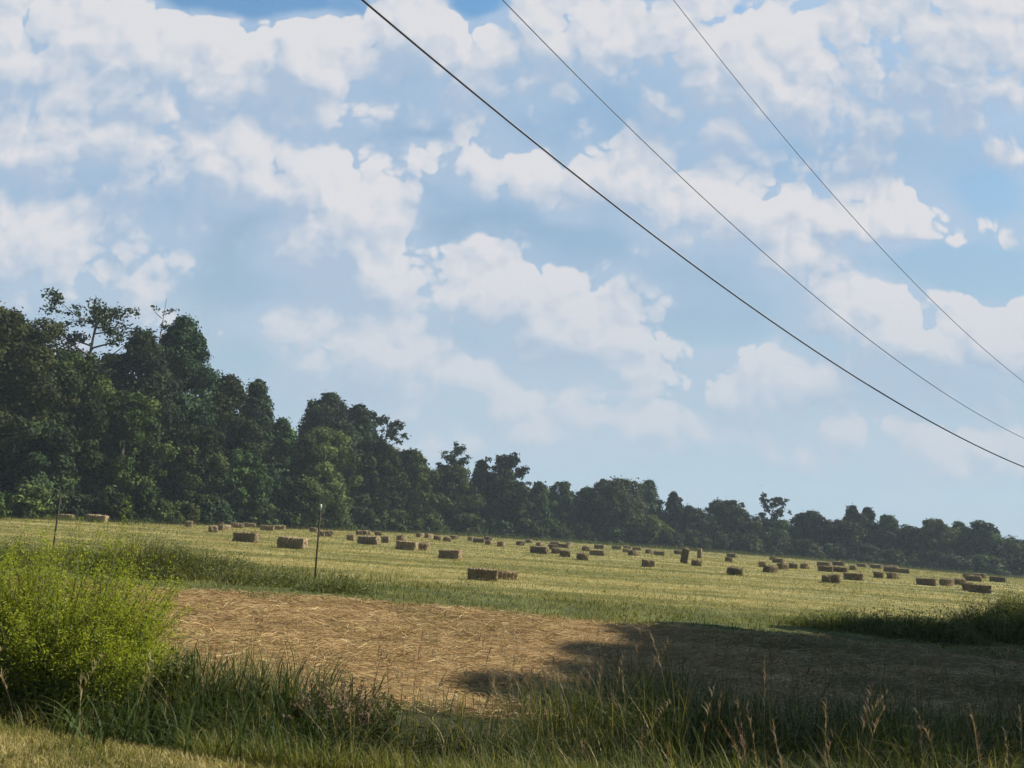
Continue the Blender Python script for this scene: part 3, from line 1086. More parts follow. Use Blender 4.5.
BALES = [
    # far left, behind the lime bush
    (24.4, 40, 518, "pale topped bale under the dark trees, left of the dark fence post", None, .8),
    (57, 74, 520, "pale topped bale just right of the dark fence post", None, .8),
    (87, 106, 522.5, "low bale before the left woods, above the lime bush's peak"),
    # left group up to the capped post
    (185.5, 192, 526.8, "tiny brown bale alone far left, nearest the left woods"),
    (208.7, 217, 532.2, "small dark end-on bale at the left front of the far left cluster"),
    (217.5, 230, 530.6, "pale topped bale touching the small dark end-on one"),
    (216.5, 223.5, 526, "small bale behind the pale topped one, back left of the far left cluster"),
    (230.6, 242.5, 528, "dark bale in the back row of the far left cluster, third along"),
    (244, 254, 527.6, "pale topped bale at the right end of the far left cluster's back row"),
    (233, 258, 542, "long bale with pale right end, second nearest bale left of the capped post"),
    (261, 273, 530.6, "dark bale in the back row halfway between the long bale and the capped post"),
    (273.5, 284, 530, "pale low bale touching a dark one's right end, back row left of post"),
    (275.5, 308.7, 548, "large bale with a bright right end just left of the capped post"),
    (309.5, 317, 532, "small bale right behind the capped fence post"),
    (318.3, 324.3, 536.2, "small square looking bale just right of the capped post"),
    (325, 332.3, 536.5, "pale bale beside the small square one right of the post"),
    # between the post and the near pair
    (346.7, 355, 540.5, "short dark bale left of a long bale with a pale end"),
    (355.8, 362.3, 534.9, "small bale in the back row, first of three behind the long pale ended bale"),
    (362.5, 370.2, 535, "small bale in the back row, second of three behind the long pale ended bale"),
    (374.3, 381.6, 535.8, "pale topped bale ending the back row of three behind the long pale ended bale"),
    (357.3, 380, 544.3, "long bale with a pale right end between two short dark bales"),
    (381.5, 389.8, 542.6, "short dark bale just right of the long pale ended bale"),
    (396.3, 406, 540.6, "pale topped bale turned at an angle, above the touching pair of long bales"),
    (395, 418, 549.8, "left long bale of the end to end pair left of the tufted bale"),
    (418.4, 429.3, 550.2, "right shorter bale of the end to end pair left of the tufted bale"),
    (416, 423.8, 537.2, "small back row bale, first right of the angled pale topped one"),
    (424.5, 433, 538, "small back row bale, second right of the angled pale topped one"),
    (433.4, 440.7, 540, "small pale topped bale above the left of the tufted bale"),
    (443, 451.4, 541.6, "small dark bale straight above the tufted bale"),
    (449.5, 458, 539.3, "low faint bale behind the dark one above the tufted bale"),
    (438, 462.3, 558.8, "big bale with a tufted pale top, alone in the near field"),
    (467.8, 474, 540.5, "small dark bale at the left end of the back row right of the tufted bale"),
    (473.5, 483.7, 542.7, "wider bale second in the back row right of the tufted bale"),
    (484, 492, 540.2, "low pale bale behind others in the back row right of the tufted bale"),
    (485, 492, 545.1, "small square bale in front of the low pale one, right of the tufted bale"),
    (497, 505.2, 547.1, "lone small dark bale midway between the near pair and the trees"),
    (516, 525, 545.5, "bale with a pale right end just right of the lone small dark one"),
    (525.5, 533.2, 543.1, "small bale further back right of the pale ended one"),
    (467.3, 498, 580, "near bale with ragged dark flakes, left one of the nearest pair", -.04, .86),
    (498.5, 513.8, 579.6, "smaller near bale at the right end of the nearest pair", .5, .66),
    # centre cluster
    (535.6, 543.2, 546.7, "small dark bale behind the long two flake bale, left of the centre cluster"),
    (529.8, 549, 553.5, "long low bale at the front left of the centre cluster"),
    (550, 559, 545.2, "faint flat bale at the back of the centre cluster, left"),
    (548, 557, 549.2, "pale topped bale at the left of the centre cluster's middle row"),
    (558, 568, 547.8, "dark bale behind the middle row of the centre cluster"),
    (565.5, 573, 545.8, "pale flat bale furthest back in the centre cluster"),
    (551, 560, 553.5, "bale right of the long low one in the centre cluster's front row"),
    (559.6, 570, 556.6, "dark bale nearest the camera in the left half of the centre cluster"),
    (576.6, 588.5, 560, "large blocky end-on bale at the front of the centre cluster"),
    (582, 590, 550.8, "small bale behind the large blocky end-on one"),
    (590.3, 604, 555.6, "big dark bale with flat top right of the large blocky one"),
    (594, 605, 549, "pale topped bale straight behind the big dark flat topped one"),
    (611.8, 621.3, 549.5, "flat dark bale alone between the centre cluster and the upright stack"),
    (623.5, 630.2, 548.9, "pale bale in the back row left of the upright stack"),
    (623, 628.5, 552.8, "small bale under the pale one, left of the upright stack"),
    (628, 638.2, 555.6, "dark bale with lit top in front of two small ones, left of the upright stack"),
    (632.5, 641, 550.2, "reddish faint bale at the back, left of the upright stack"),
    (645, 653.4, 553.6, "left bale of the touching pair just left of the upright stack"),
    (653.5, 664.5, 555.4, "right bale of the touching pair just left of the upright stack"),
    (641.5, 654.5, 566.7, "near dark bale below and left of the upright stack"),
    (674, 681.5, 554, "low flat bale behind the left foot of the upright stack"),
    # right of the stack
    (727, 736.7, 557.2, "flat dark bale furthest back right of the upright stack"),
    (725, 732.2, 561.9, "small square bale under the flat far one right of the upright stack"),
    (727, 742.7, 575.2, "near dark bale with a notched top right of the upright stack"),
    (769.5, 776.5, 560.2, "small back bale of the two stepped ones, middle right"),
    (772.5, 784, 563.1, "front bale of the two stepped dark ones, middle right"),
    (759, 765.2, 567.1, "small dark bale at the left end of the middle right row"),
    (763.6, 777, 572.5, "thick bale in front of the middle right row"),
    (777.4, 788.2, 569.1, "brown bale third in the middle right row"),
    (788.4, 797, 568.7, "pale greenish bale after the brown one in the middle right row"),
    (800.7, 809.2, 569, "thin slanting bale at the right end of the middle right row"),
    (818, 830, 566.7, "flat dark bale above the left of the two right rows"),
    (833, 844, 565.9, "flat bale furthest back above the right hand rows"),
    (819.5, 831.7, 571.5, "low bale in the row above the near striped bales, left"),
    (833.2, 846.6, 572.2, "low bale in the row above the near striped bales, right"),
    (850, 856.3, 570.3, "small end-on bale alone right of that low row"),
    (857, 866.3, 567, "thin faint bale far back right of the small end-on one"),
    (823, 829.8, 582.3, "short left piece of the near striped bales, end-on"),
    (830, 839.8, 582.7, "right one of the near striped end-on bales"),
    (846, 861, 580, "striped dark bale with three vertical bands, right of the near end-on two"),
    (871, 882, 568.7, "thin far bale above the small square one toward the right"),
    (874, 882.3, 577.7, "small dark square bale toward the right, left of a grassy pale bale"),
    (885.6, 897.2, 569.2, "thin bale furthest back toward the right edge"),
    (885, 898, 572, "left one of two long thin bales in line toward the right"),
    (898, 908.3, 573.2, "right one of two long thin bales in line toward the right"),
    (887.5, 899.2, 578.7, "greenish bale sunk in grass right of the small dark square one"),
    (919, 933.8, 585.2, "thick dark bale with a stepped left top above the right weeds"),
    (941, 952.8, 585.7, "square bale with pale top fringe above the right weeds"),
    (955, 965, 585.2, "greyish dim bale sunk in grass beside the pale fringed one"),
    (963.8, 969.4, 578.2, "small back bale left of a dark one near the right edge"),
    (967.8, 979.3, 581.2, "dark flat bale behind the nearest right hand pair"),
    (974.3, 984.8, 577.9, "thin far bale furthest back near the right edge"),
    (991.8, 1003.2, 581.9, "brown bale closest to the right edge of the field"),
    (964, 972, 590.5, "short left bale of the nearest right hand pair"),
    (971, 988.3, 592.6, "long sunken right bale of the nearest right hand pair"),
]
for b in BALES:
    bale(*b)
# the three bales of the stack: two stood on end, one lying in front
p = on_ground(689, 563.5)
view = math.atan2(p.x, p.y)
bale(0, 0, 0, "bale stood on end and leaning right in the upright stack", yaw=0, pos=p + Vector((-.12, 0, .52)), rot=(0, math.radians(-80), -view + .35), scale=.98)
p = on_ground(698.3, 558.3)
bale(0, 0, 0, "narrow bale stood on end behind the leaning one", yaw=0, pos=p + Vector((0.2, 0, .5)), rot=(0, math.radians(-89), -view + 1.2), scale=.88)
p = on_ground(696.5, 566)
bale(691, 701.6, 566, "short bale lying at the foot of the two stood on end", pos=p)


# ------------------------------------------------------------------ fence posts, wires, birds
def fence_post(px, ytop, ybase, label, cap):
    p = on_ground(px, ybase)
    tp = at(px + (ybase - ytop) * .045, ytop, p.y)
    h = tp.z - p.z
    root = link('fence_post', None, loc=p)
    root.rotation_euler = (0.01, 0.0, math.radians(25))
    tag(root, label, 'fence post', 'metal posts of the old field fence')
    # T section with studs along its face
    V, Q = [], []

    def box(x0, x1, y0, y1, z0, z1):
        b = len(V)
        for z in (z0, z1):
            V.extend([(x0, y0, z), (x1, y0, z), (x1, y1, z), (x0, y1, z)])
        Q.extend([(b, b + 3, b + 2, b + 1), (b + 4, b + 5, b + 6, b + 7)] + [(b + i, b + (i + 1) % 4, b + 4 + (i + 1) % 4, b + 4 + i) for i in range(4)])
    h1 = h - (.17 if cap else 0)
    box(-.021, .021, -.005, .005, -.2, h1)
    box(-.0045, .0045, .0055, .036, -.2, h1 - .003)
    for k in range(int(h1 / .055)):
        box(-.007, .007, -.011, -.0055, .05 + k * .055, .07 + k * .055)
    link("post", make_mesh("post", np.array(V), [np.array(Q)]), plain_mat("post_steel", (.035, .03, .025), .8, .2, 0, (14.0, (.06, .04, .027))), root)
    if cap:
        V, Q = [], []
        box(-.0225, .0225, -.007, .007, h1, h)
        box(-.006, .006, .0075, .038, h1, h - .003)
        link("cap", make_mesh("cap", np.array(V), [np.array(Q)]), plain_mat("cap_white", (.38, .38, .35), .6, .3), root)


fence_post(314.3, 504, 583, "thin metal fence post with a white painted top by the weeds", True)
fence_post(51.5, 494, 560, "dark rusty fence post standing behind the lime bush", False)


def wire(pts, radius, label, name, y0, th):
    """a cable strung in one upright plane along the road; its sag is fitted to where it passes"""
    dirv = Vector((math.sin(th), math.cos(th), 0))
    nrm = Vector((dirv.y, -dirv.x, 0))
    P0 = Vector((0, y0, 0))
    ss, zz = [], []
    for px, py in pts:
        d = ray(px, py)
        t = (P0 - CAM).dot(nrm) / d.dot(nrm)
        p = CAM + d * t
        ss.append((p - P0).dot(dirv))
        zz.append(p.z)
    co = np.polyfit(ss, zz, 2)
    s = np.linspace(min(ss) - 16, max(ss) + 14, 70)
    V = [tuple(P0 + dirv * q)[:2] + (float(np.polyval(co, q)),) for q in s]
    print(name, 'span', round(min(ss), 1), round(max(ss), 1), 'z', [round(z, 1) for z in zz], 'sag', co)
    me = tubes_mesh(name, [(V, [radius] * len(V))], 8)
    o = link(name, me, plain_mat(name, (.018, .018, .02), .5, .4))
    tag(o, label, 'cable', 'overhead wires')


TH = math.radians(52)
wire([(370, 0), (447, 72), (525, 145), (640, 222), (720, 282), (800, 340), (910, 411), (1024, 467)], .013, "thick black overhead cable, lowest of the three wires", 'overhead_cable', 10.0, TH)
wire([(503, 0), (560, 60), (640, 140), (720, 210), (800, 282), (880, 348), (950, 400), (1024, 437)], .0075, "thin overhead wire, middle of the three", 'power_line', 11.2, TH)
wire([(675, 0), (720, 62), (768, 118), (830, 190), (900, 268), (960, 328), (1024, 382)], .0075, "thin overhead wire, highest and furthest right of the three", 'power_line', 12.8, TH)


def bird(px, py, dist, bank, label):
    p = CAM + ray(px, py) * dist
    V, Q = [], []
    ring = [(-.16, .012, .0), (-.08, .035, .0), (0, .042, 0), (.08, .030, .005), (.125, .02, .012), (.15, .004, .01)]
    for (x, rad, z) in ring:
        for k in range(6):
            a = k * math.pi / 3
            V.append((x, rad * math.cos(a), z + rad * math.sin(a)))
    for i in range(len(ring) - 1):
        for k in range(6):
            Q.append((i * 6 + k, i * 6 + (k + 1) % 6, i * 6 + 6 + (k + 1) % 6, i * 6 + 6 + k))
    body = np.array(V)
    for sg in (-1, 1):
        b = len(V)
        for (y, z, x0, x1) in ((.02, .02, -.06, .08), (.14, .07, -.05, .075), (.27, .06, -.06, .03), (.36, .03, -.09, -.06)):
            V += [(x0, sg * y, z), (x1, sg * y, z), (x1, sg * y, z + .008), (x0, sg * y, z + .008)]
        for i in range(3):
            for k in range(4):
                Q.append((b + i * 4 + k, b + i * 4 + (k + 1) % 4, b + i * 4 + 4 + (k + 1) % 4, b + i * 4 + 4 + k))
    b = len(V)
    V += [(-.14, -.01, 0), (-.27, -.05, 0), (-.27, .05, 0), (-.14, .01, 0), (-.14, -.01, .008), (-.27, -.05, .008), (-.27, .05, .008), (-.14, .01, .008)]
    Q += [(b, b + 1, b + 2, b + 3), (b + 4, b + 7, b + 6, b + 5), (b, b + 4, b + 5, b + 1), (b + 1, b + 5, b + 6, b + 2), (b + 2, b + 6, b + 7, b + 3)]
    o = link('bird', make_mesh('bird', np.array(V), [np.array(Q)]), M_BIRD, loc=p)
    o.rotation_euler = (bank, 0, 1.1 + bank)
    tag(o, label, 'bird', 'small birds flying over the field')


M_BIRD = plain_mat("bird_feathers", (.03, .03, .035), .7, .2)
bird(761, 486, 130, .3, "tiny dark bird low over the leaning tree")

# ------------------------------------------------------------------ grass, straw, weeds
def scatter(n, x0, x1, y0, y1):
    x, y = rng.uniform(x0, x1, n), rng.uniform(y0, y1, n)
    return x, y


def roots(x, y, sink=0.01):
    return np.stack([x, y, ground_z(x, y) - sink], 1)


def tall_grass():
    S = Sheet()
    x, y = scatter(120000, -8.5, 9.5, 4.2, 9.0)
    vb = y + 0.28 * x
    far = 8.15 + 0.35 * np.sin(x * 1.3) + 0.35 * smoothstep(x, 0, 3)
    patch = vnoise(x, y, 1.1, 5)
    keep = (vb > 5.75 + 0.5 * (patch - .5)) & (y < far) & (patch * 1.3 + rng.random(len(x)) * .8 > .62)
    keep &= ~((y > 7.2) & (rng.random(len(x)) < .45))
    keep &= ~((y > 7.3) & (x > -1.3) & (x < 0.2) & (rng.random(len(x)) < .7))
    x, y, vb, patch = x[keep], y[keep], vb[keep], patch[keep]
    n = len(x)
    h = np.interp(x, [-8, -4, -3, -2, -1.2, -.7, 0.1, .8, 2, 9], [.55, .50, .50, .60, .44, .36, .40, .54, .54, .54])
    edge = smoothstep(vb, 5.6, 6.4)
    h = h * (0.35 + .65 * edge) * rng.uniform(.45, 1.2, n) * (.45 + 1.0 * vnoise(x, y, 1.7, 6))
    w = rng.uniform(.0035, .010, n)
    az = rng.uniform(0, 2 * np.pi, n)
    lean = rng.uniform(.15, 1.35, n)
    kind = rng.random(n)
    tint = np.clip(.30 + .28 * (patch - .5) + rng.normal(0, .10, n) + .22 * (1 - edge), .02, .62)
    dry = kind > (.80 - .10 * (x < -2.8))
    tint[dry] = rng.uniform(.78, 1.0, dry.sum())
    S.add(*blades(roots(x, y), h, w, az, lean, 5, tint, .4))
    # broad dark leaves in the middle of the ditch
    x = rng.uniform(-3.3, -1.1, 1500)
    y = rng.normal(0, .45, 1500) + ditch_y(x) + .3
    n = len(x)
    S.add(*blades(roots(x, y), rng.uniform(.30, .64, n), rng.uniform(.010, .020, n), rng.uniform(0, 6.28, n), rng.uniform(.2, 1.2, n), 6,
                  np.clip(rng.normal(.16, .09, n), 0, .5), .5))
    # bright fresh grass nearest the camera
    x, y = scatter(52000, -2.2, 7, 4.2, 6.6)
    k = (y + .28 * x > 5.45) & (y < 6.25 - .02 * x + .3 * np.sin(x * 2.1)) & (vnoise(x, y, 1.6, 8) > .12)
    x, y = x[k], y[k]
    n = len(x)
    S.add(*blades(roots(x, y), rng.uniform(.10, .30, n), rng.uniform(.004, .010, n), rng.uniform(0, 6.28, n), rng.uniform(.15, .9, n), 4,
                  np.clip(rng.normal(.60, .12, n), .3, 1), .4))
    o = S.build("tall_grass", M_GRASS)
    tag(o, "tall dark green grass and dry blades growing along the ditch", "grass", kind="stuff")


def seed_grass():
    S = Sheet()
    x = np.concatenate([rng.uniform(.6, 7.5, 270), rng.uniform(-1.2, .6, 26), rng.uniform(-6.5, -2.8, 24)])
    y = np.concatenate([rng.uniform(6.2, 8.9, 270), rng.uniform(6.6, 8.2, 26), rng.uniform(6.2, 7.2, 24)])
    n = len(x)
    h = rng.uniform(.45, .98, n)
    h[y < 6.4] *= .75
    h[270:] *= .8
    az = rng.uniform(0, 6.28, n)
    lean = rng.uniform(.08, .42, n)
    rt = roots(x, y)
    tn = rng.uniform(.10, .75, n)
    tn[296:] = rng.uniform(.72, 1.0, n - 296)
    S.add(*blades(rt, h, np.full(n, .0045), az, lean, 6, tn, .3))
    # branching heads: short side sprays with small spikelets
    for i in range(n):
        m_ = int(rng.integers(16, 34))
        f = rng.uniform(.58, 1.0, m_)
        px_ = rt[i, 0] + math.cos(az[i]) * h[i] * lean[i] * f ** 1.8
        py_ = rt[i, 1] + math.sin(az[i]) * h[i] * lean[i] * f ** 1.8
        pz_ = rt[i, 2] + h[i] * (f - .3 * lean[i] ** 1.3 * f ** 2.4)
        r0 = np.stack([px_, py_, pz_], 1)
        a2 = rng.uniform(0, 6.28, m_)
        ln = rng.uniform(.03, .11, m_) * (1.35 - f)* 1.6
        S.add(*blades(r0, ln, np.full(m_, .0055), a2, rng.uniform(.4, 1.0, m_), 3, np.clip(tn[i] + rng.normal(0, .12, m_), 0, 1), .2))
    o = S.build("seed_grass", M_SEED)
    tag(o, "tan and reddish seed headed grass stalks standing over the ditch grass", "seed grass", kind="stuff")


M_SEED = leaf_mat("seed_heads", [(0, (.13, .085, .05)), (.4, (.24, .165, .09)), (.75, (.34, .26, .14)), (1, (.42, .36, .2))], .3, .6, .15, 0, (1.1, 1.0, .8))


def verge():
    S = Sheet()
    x, y = scatter(130000, -7.5, 1.6, 4.0, 8.0)
    k = y + .28 * x < 5.95 + .25 * (vnoise(x, y, 1.5, 4) - .5)
    x, y = x[k], y[k]
    n = len(x)
    p = vnoise(x, y, 3.0, 12)
    S.add(*blades(roots(x, y), rng.uniform(.03, .10, n), rng.uniform(.004, .008, n), rng.uniform(0, 6.28, n), rng.uniform(.3, 1.3, n), 2,
                  np.clip(.80 + .45 * (p - .5) + rng.normal(0, .14, n), .35, 1), .3))
    o = S.build("mown_verge", M_GRASS)
    tag(o, "short yellowing mown grass on the verge at the lower left", "mown grass", kind="stuff")


def straws(x, y, ln, wd, az, lift, tint):
    n = len(x)
    d = np.stack([np.cos(az), np.sin(az), rng.normal(0, .22, n)], 1)
    d /= np.linalg.norm(d, axis=1, keepdims=True)
    sd = np.cross(d, np.stack([rng.normal(0, .5, n), rng.normal(0, .5, n), np.ones(n)], 1))
    sd /= np.linalg.norm(sd, axis=1, keepdims=True)
    c = np.stack([x, y, ground_z(x, y) + lift], 1)
    bend = np.zeros((n, 3))
    bend[:, 2] = ln * rng.uniform(-.05, .12, n)
    a, b = c - d * ln[:, None] / 2, c + d * ln[:, None] / 2
    mdl = c + bend
    s2 = sd * wd[:, None] / 2
    V = np.stack([a - s2, a + s2, mdl - s2, mdl + s2, b - s2 * .5, b + s2 * .5], 1)
    V[:, :, 2] = np.maximum(V[:, :, 2], ground_z(V[:, :, 0], V[:, :, 1]) + .003)
    V = V.reshape(-1, 3)
    i = (np.arange(n) * 6)[:, None]
    Q = np.concatenate([i + np.array([[0, 1, 3, 2]]), i + np.array([[2, 3, 5, 4]])])
    return V, Q, np.zeros((0, 3), int), np.repeat(tint, 6)


def cut_straw():
    S = Sheet()
    n = 120000
    y = 7.6 + 9.3 * rng.random(n) ** .85
    x = rng.uniform(-9.5, 15, n)
    k = (np.abs(x) < .66 * y + 1.5) & (y + vnoise(x, y, .8, 21) * 1.6 < 17.3)
    clump = vnoise(x * .5 + y * .15, y, 1.6, 9) * .6 + vnoise(x, y, 3.1, 10) * .4
    k &= rng.random(n) < (.25 + 1.1 * clump) * (1 - .6 * smoothstep(x + 1.5 * vnoise(x, y, .45, 90), 3.5, 7))
    x, y, clump = x[k], y[k], clump[k]
    n = len(x)
    az = rng.normal(.25, .75, n) + 1.2 * (vnoise(x, y, .5, 31) - .5)
    S.add(*straws(x, y, rng.uniform(.08, .30, n), rng.uniform(.004, .010, n), az, rng.uniform(0, .055, n) * clump * 1.6,
                  np.clip(.42 + .5 * (clump - .5) + rng.normal(0, .22, n), 0, 1)))
    o = S.build("cut_straw", M_STRAW)
    tag(o, "brown cut straw lying raked over the bare strip before the field", "straw", kind="stuff")


def band_weeds():
    S = Sheet()
    x, y = scatter(60000, -15, 16, 13.6, 25)
    p = vnoise(x, y, .7, 41)
    k = (np.abs(x) < .66 * y + 2) & (y + (p - .5) * 1.6 + .22 * np.maximum(x - 4.5, 0) > 16.3) & (rng.random(len(x)) < (.25 + p) * (1 - .75 * smoothstep(y + .25 * x, 20.5, 24.5)))
    x, y, p = x[k], y[k], p[k]
    n = len(x)
    left = 1 - smoothstep(x, -6, 1)
    h = rng.uniform(.03, .11, n) * (.6 + .9 * p) * (1 + 1.6 * left * smoothstep(y, 18, 20))
    S.add(*blades(roots(x, y), h, rng.uniform(.010, .020, n), rng.uniform(0, 6.28, n), rng.uniform(.2, .9, n), 3,
                  np.clip(.54 + rng.normal(0, .15, n) + .3 * (p - .5), .1, .95), .3))
    # tufts pushing up through the straw
    x, y = scatter(26000, -9, 13, 8.4, 16.4)
    p = vnoise(x, y, .55, 83) * .6 + vnoise(x, y, 2.4, 84) * .4
    k = (np.abs(x) < .66 * y + 1) & (p + .25 * rng.random(len(x)) > .78)
    x, y = x[k], y[k]
    n = len(x)
    S.add(*blades(roots(x, y), rng.uniform(.03, .12, n), rng.uniform(.005, .010, n), rng.uniform(0, 6.28, n), rng.uniform(.2, 1.1, n), 3,
                  np.clip(rng.normal(.55, .14, n), .2, .9), .3))
    o = S.build("unmown_grass", M_GRASS)
    tag(o, "band of rough unmown green grass between the straw and the field", "rough grass", kind="stuff")


def stubble():
    S = Sheet()
    n = 190000
    y = 19.5 * (150 / 19.5) ** (rng.random(n) ** .8)
    x = rng.uniform(-.70, .72, n) * y
    p = vnoise(x * .35, y + .22 * x, .42, 51)
    px_est = 512 + 820 * x / y
    k = (y < np.interp(px_est, EDGE_PX, EDGE_Y) - 3) & (y + .12 * x > 20.5 + 3 * (vnoise(x, y, .4, 3) - .5)) & (rng.random(n) < .35 + p)
    x, y, p = x[k], y[k], p[k]
    n = len(x)
    h = rng.uniform(.03, .12, n) * (1 + y / 160)
    tint = np.clip(.64 + .5 * (p - .5) + rng.normal(0, .16, n), .25, 1)
    S.add(*blades(roots(x, y), h, .009 * (y / 20) * rng.uniform(.6, 1.4, n), rng.uniform(0, 6.28, n), rng.uniform(.3, 1.1, n), 2, tint, .3))
    # scattered loose hay
    m_ = 26000
    y = 21 * (95 / 21) ** rng.random(m_)
    x = rng.uniform(-.70, .72, m_) * y
    k = vnoise(x, y, .5, 61) > .45
    x, y = x[k], y[k]
    m_ = len(x)
    S.add(*straws(x, y, rng.uniform(.10, .32, m_) * (1 + y / 120), .009 * (y / 20) * rng.uniform(.6, 1.3, m_), rng.normal(.3, .9, m_), rng.uniform(0.02, .08, m_),
                  rng.uniform(.72, 1, m_)))
    o = S.build("stubble", M_GRASS)
    tag(o, "short yellow green stubble over the whole mown hay field", "stubble", kind="stuff")


def edge_weeds():
    S = Sheet()
    n = 34000
    px = rng.uniform(-200, 1250, n)
    ey = np.interp(px, EDGE_PX, EDGE_Y)
    y = ey - 6.5 - rng.random(n) ** 1.5 * .10 * ey + rng.random(n) * 5
    x = (px - 512) / 820 * y
    p = vnoise(x, y, .3, 71)
    h = rng.uniform(.25, .75, n) * (.4 + p) * (.7 + .5 * smoothstep(px, 200, 500))
    S.add(*blades(roots(x, y), h, .016 * (y / 60) * rng.uniform(.7, 1.8, n), rng.uniform(0, 6.28, n), rng.uniform(.2, .7, n), 3,
                  np.clip(.42 + rng.normal(0, .12, n), .1, .9), .3))
    o = S.build("edge_weeds", M_GRASS)
    tag(o, "green weeds left standing along the field edge below the trees", "weeds", kind="stuff")


def bush(px, pbase, y, H, R, name, cat, label, mat, leaf, n_stems, per_stem, spread=.55, seed=1, aspect=.35, group=None, lobes=None, stem_mat=None, lo=.15):
    """many thin stems fanning up from the ground, small leaves all along them"""
    r = np.random.default_rng(seed)
    x = at(px, pbase, y).x
    root = link(name, None, loc=(x, y, gz(x, y)))
    tag(root, label, cat, group)
    S = Sheet()
    specs = []
    lobes = lobes or [(0, 0, 1.0, 1.0)]
    for k in range(n_stems):
        lx, ly, lh, lr = lobes[k % len(lobes)]
        a, q = r.uniform(0, 2 * np.pi), math.sqrt(r.random())
        b = np.array([lx * R + math.cos(a) * q * R * lr * .55, ly * R + math.sin(a) * q * R * lr * .55, 0])
        hh = H * lh * (1 - .45 * q ** 2) * r.uniform(.55, 1.0) * (1 + .12 * (r.random() < .12))
        tipv = b + np.array([math.cos(a) * q * R * lr * spread, math.sin(a) * q * R * lr * spread, hh])
        tipv[:2] += r.normal(0, .06 * H, 2)
        md = (b + tipv) / 2 + np.append(r.normal(0, .04 * H, 2), .06 * H)
        b[2] = float(ground_z(x + b[0], y + b[1]) - gz(x, y)) - .03
        specs.append(([b, md, tipv], [.004 + .002 * H, .003 + .001 * H, .0015]))
        f = r.uniform(lo, 1.03, per_stem)[:, None]
        p = (1 - f) ** 2 * b + 2 * f * (1 - f) * md + f * f * tipv
        off = r.normal(size=(per_stem, 3)) * np.array([1, 1, .6]) * (.055 * H * (1.25 - f))
        p = p + off
        nrm = r.normal(size=(per_stem, 3)) * .7 + np.array([0, 0, .8])
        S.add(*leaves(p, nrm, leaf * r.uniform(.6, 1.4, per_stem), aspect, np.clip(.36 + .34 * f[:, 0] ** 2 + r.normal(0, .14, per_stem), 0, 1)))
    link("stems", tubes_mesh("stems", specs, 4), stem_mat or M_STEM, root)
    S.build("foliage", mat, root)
    return root


M_DEAD = leaf_mat("dead_leaves", [(0, (.09, .06, .035)), (.5, (.17, .115, .065)), (1, (.26, .19, .10))], .2, .7, .1, 0, (1.1, 1, .8))
M_WEED_DARK = leaf_mat("dark_weed_leaves", [(0, (.022, .045, .014)), (.5, (.045, .075, .022)), (1, (.085, .115, .035))], .3, .6, .15)
tall_grass()
seed_grass()
verge()
cut_straw()
band_weeds()
stubble()
edge_weeds()
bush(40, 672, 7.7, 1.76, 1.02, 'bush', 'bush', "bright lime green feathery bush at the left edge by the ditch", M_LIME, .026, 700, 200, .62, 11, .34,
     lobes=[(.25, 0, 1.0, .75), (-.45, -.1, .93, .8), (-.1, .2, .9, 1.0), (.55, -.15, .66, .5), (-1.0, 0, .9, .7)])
bush(178, 690, 7.7, .62, .14, 'sapling', 'sapling', "slender dark green sapling beside the lime bush, against the straw", M_WEED, .045, 14, 46, .5, 12, .4)
bush(340, 690, 7.15, .62, .40, 'dead_weed', 'weed', "brown withered weed among the green ditch grass, left of centre", M_DEAD, .032, 46, 42, .55, 13, .35, stem_mat=M_BARK)
bush(385, 690, 7.2, .46, .16, 'weed', 'weed', "upright dark green weed just right of the brown withered one", M_WEED, .026, 22, 90, .5, 14, .35)
G_W = 'grey green weed clumps between straw and field'


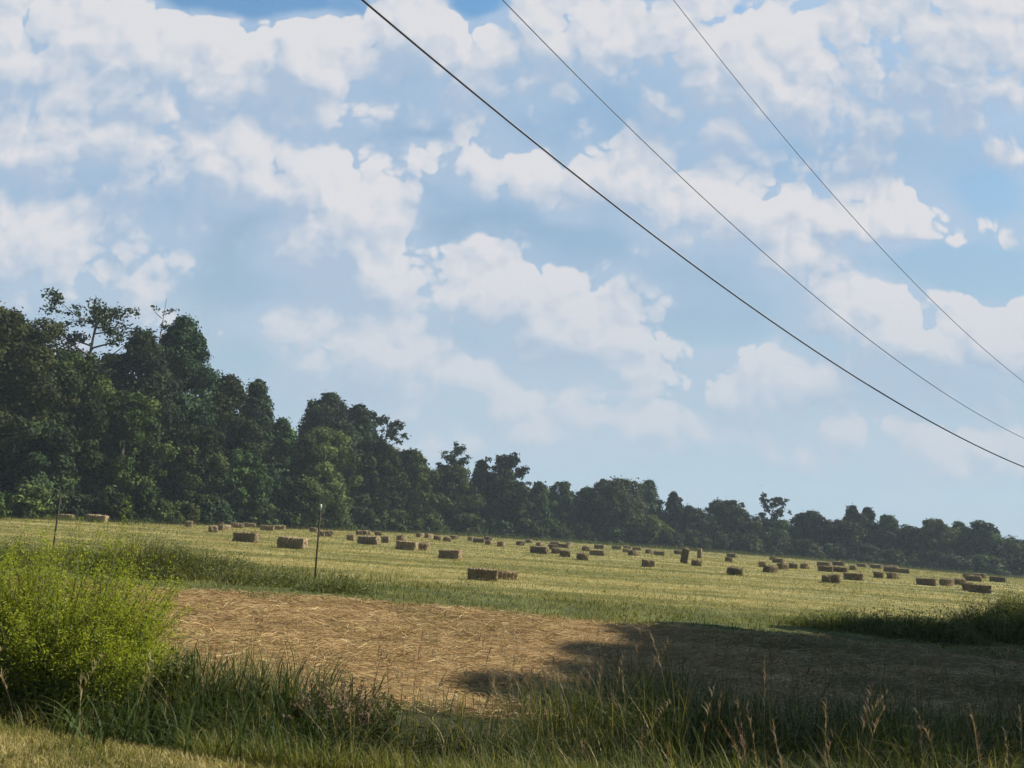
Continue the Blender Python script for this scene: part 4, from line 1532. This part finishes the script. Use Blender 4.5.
def weed_clump(px, pbase, y, H, R, label, tint, seed, n=2600):
    """a clump of rank grass and narrow leaved weeds, ragged and see-through at the top"""
    r = np.random.default_rng(seed)
    x = at(px, pbase, y).x
    root = link('weed_clump', None, loc=(x, y, gz(x, y)))
    tag(root, label, 'weed clump', G_W)
    q = np.sqrt(r.random(n))
    a = r.uniform(0, 6.28, n)
    bx, by = np.cos(a) * q * R, np.sin(a) * q * R * .8
    lump = .45 + .75 * vnoise(bx + seed, by, 1.9, seed)
    hh = H * np.clip(1 - q ** 2.2, .12, 1) * lump * r.uniform(.5, 1.15, n)
    bz = ground_z(x + bx, y + by) - gz(x, y) - .02
    S = Sheet()
    S.add(*blades(np.stack([bx, by, bz], 1), hh, r.uniform(.010, .024, n), a + r.normal(0, .9, n), r.uniform(.1, .9, n), 4,
                  np.clip(tint + r.normal(0, .13, n) + .25 * (lump - .8) + .35 * (r.random(n) < .14), 0, 1), .35))
    S.build("blades", M_GRASS, root)
    S = Sheet()
    m_ = n * 3
    i = r.integers(0, n, m_)
    f = r.uniform(.25, 1.05, m_)
    p = np.stack([bx[i], by[i], bz[i] + hh[i] * f], 1) + r.normal(size=(m_, 3)) * np.array([.07, .07, .04])
    S.add(*leaves(p, r.normal(size=(m_, 3)) + np.array([0, 0, .7]), .055 * r.uniform(.6, 1.4, m_), .34, np.clip(.25 + .5 * f + r.normal(0, .2, m_), 0, 1)))
    S.build("foliage", M_WEED if tint > .4 else M_WEED_DARK, root)


weed_clump(150, 575, 19.5, 1.2, 1.5, "grey green weed clump right behind the lime bush's peak", .50, 15, 4200)
weed_clump(208, 576, 20.4, .8, 1.6, "lower grey green weed clump sloping down toward the long bale at left", .52, 16, 3600)
weed_clump(92, 575, 20.6, 1.05, 1.2, "greyish weed clump over the top of the lime bush, right of the dark post", .55, 17)
weed_clump(18, 575, 20.0, .9, 1.4, "weed clump behind the lime bush left of the dark post, cut by the edge", .55, 18)
weed_clump(336, 585, 18.6, .45, .9, "small weed tuft at the foot of the white topped post", .52, 19, 1200)
weed_clump(268, 580, 19.4, .50, 1.3, "low tuft of weeds below the large bale with a bright end", .55, 20, 1800)
weed_clump(920, 630, 17.6, .82, 1.35, "dark green weed mound right of the shade, under the stepped thick bale", .46, 21, 3000)
weed_clump(1003, 630, 19.0, .95, 1.4, "lighter weed clump at the right edge beside the dark mound", .52, 22, 3400)
weed_clump(855, 625, 18.6, .50, 1.6, "low ragged weeds left of the dark mound, before the striped bales", .56, 26, 2400)
weed_clump(1022, 600, 25, 1.2, 1.1, "pale yellow green weed clump at the right edge below the low trees", .60, 23)


# ------------------------------------------------------------------ summer air
def haze():
    V = np.array([(x, y, z) for z in (HZ0, HZ1) for (x, y) in ((-490, -210), (490, -210), (490, 490), (-490, 490))], float)
    Q = np.array([(0, 3, 2, 1), (4, 5, 6, 7), (0, 1, 5, 4), (1, 2, 6, 5), (2, 3, 7, 6), (3, 0, 4, 7)])
    mt, N = new_mat("haze")
    pv = N.n('ShaderNodeVolumePrincipled')
    pv.inputs['Color'].default_value = (.78, .90, 1.0, 1)
    pv.inputs['Density'].default_value = HAZE
    out = N.n('ShaderNodeOutputMaterial')
    N.link(pv.outputs[0], out.inputs['Volume'])
    o = link("haze", make_mesh("haze", V, [Q]), mt)
    tag(o, "thin pale summer haze hanging over the field and far trees", "haze", kind="stuff")


HAZE = 0.0005
HZ0, HZ1 = -17.0, 32.0
haze()
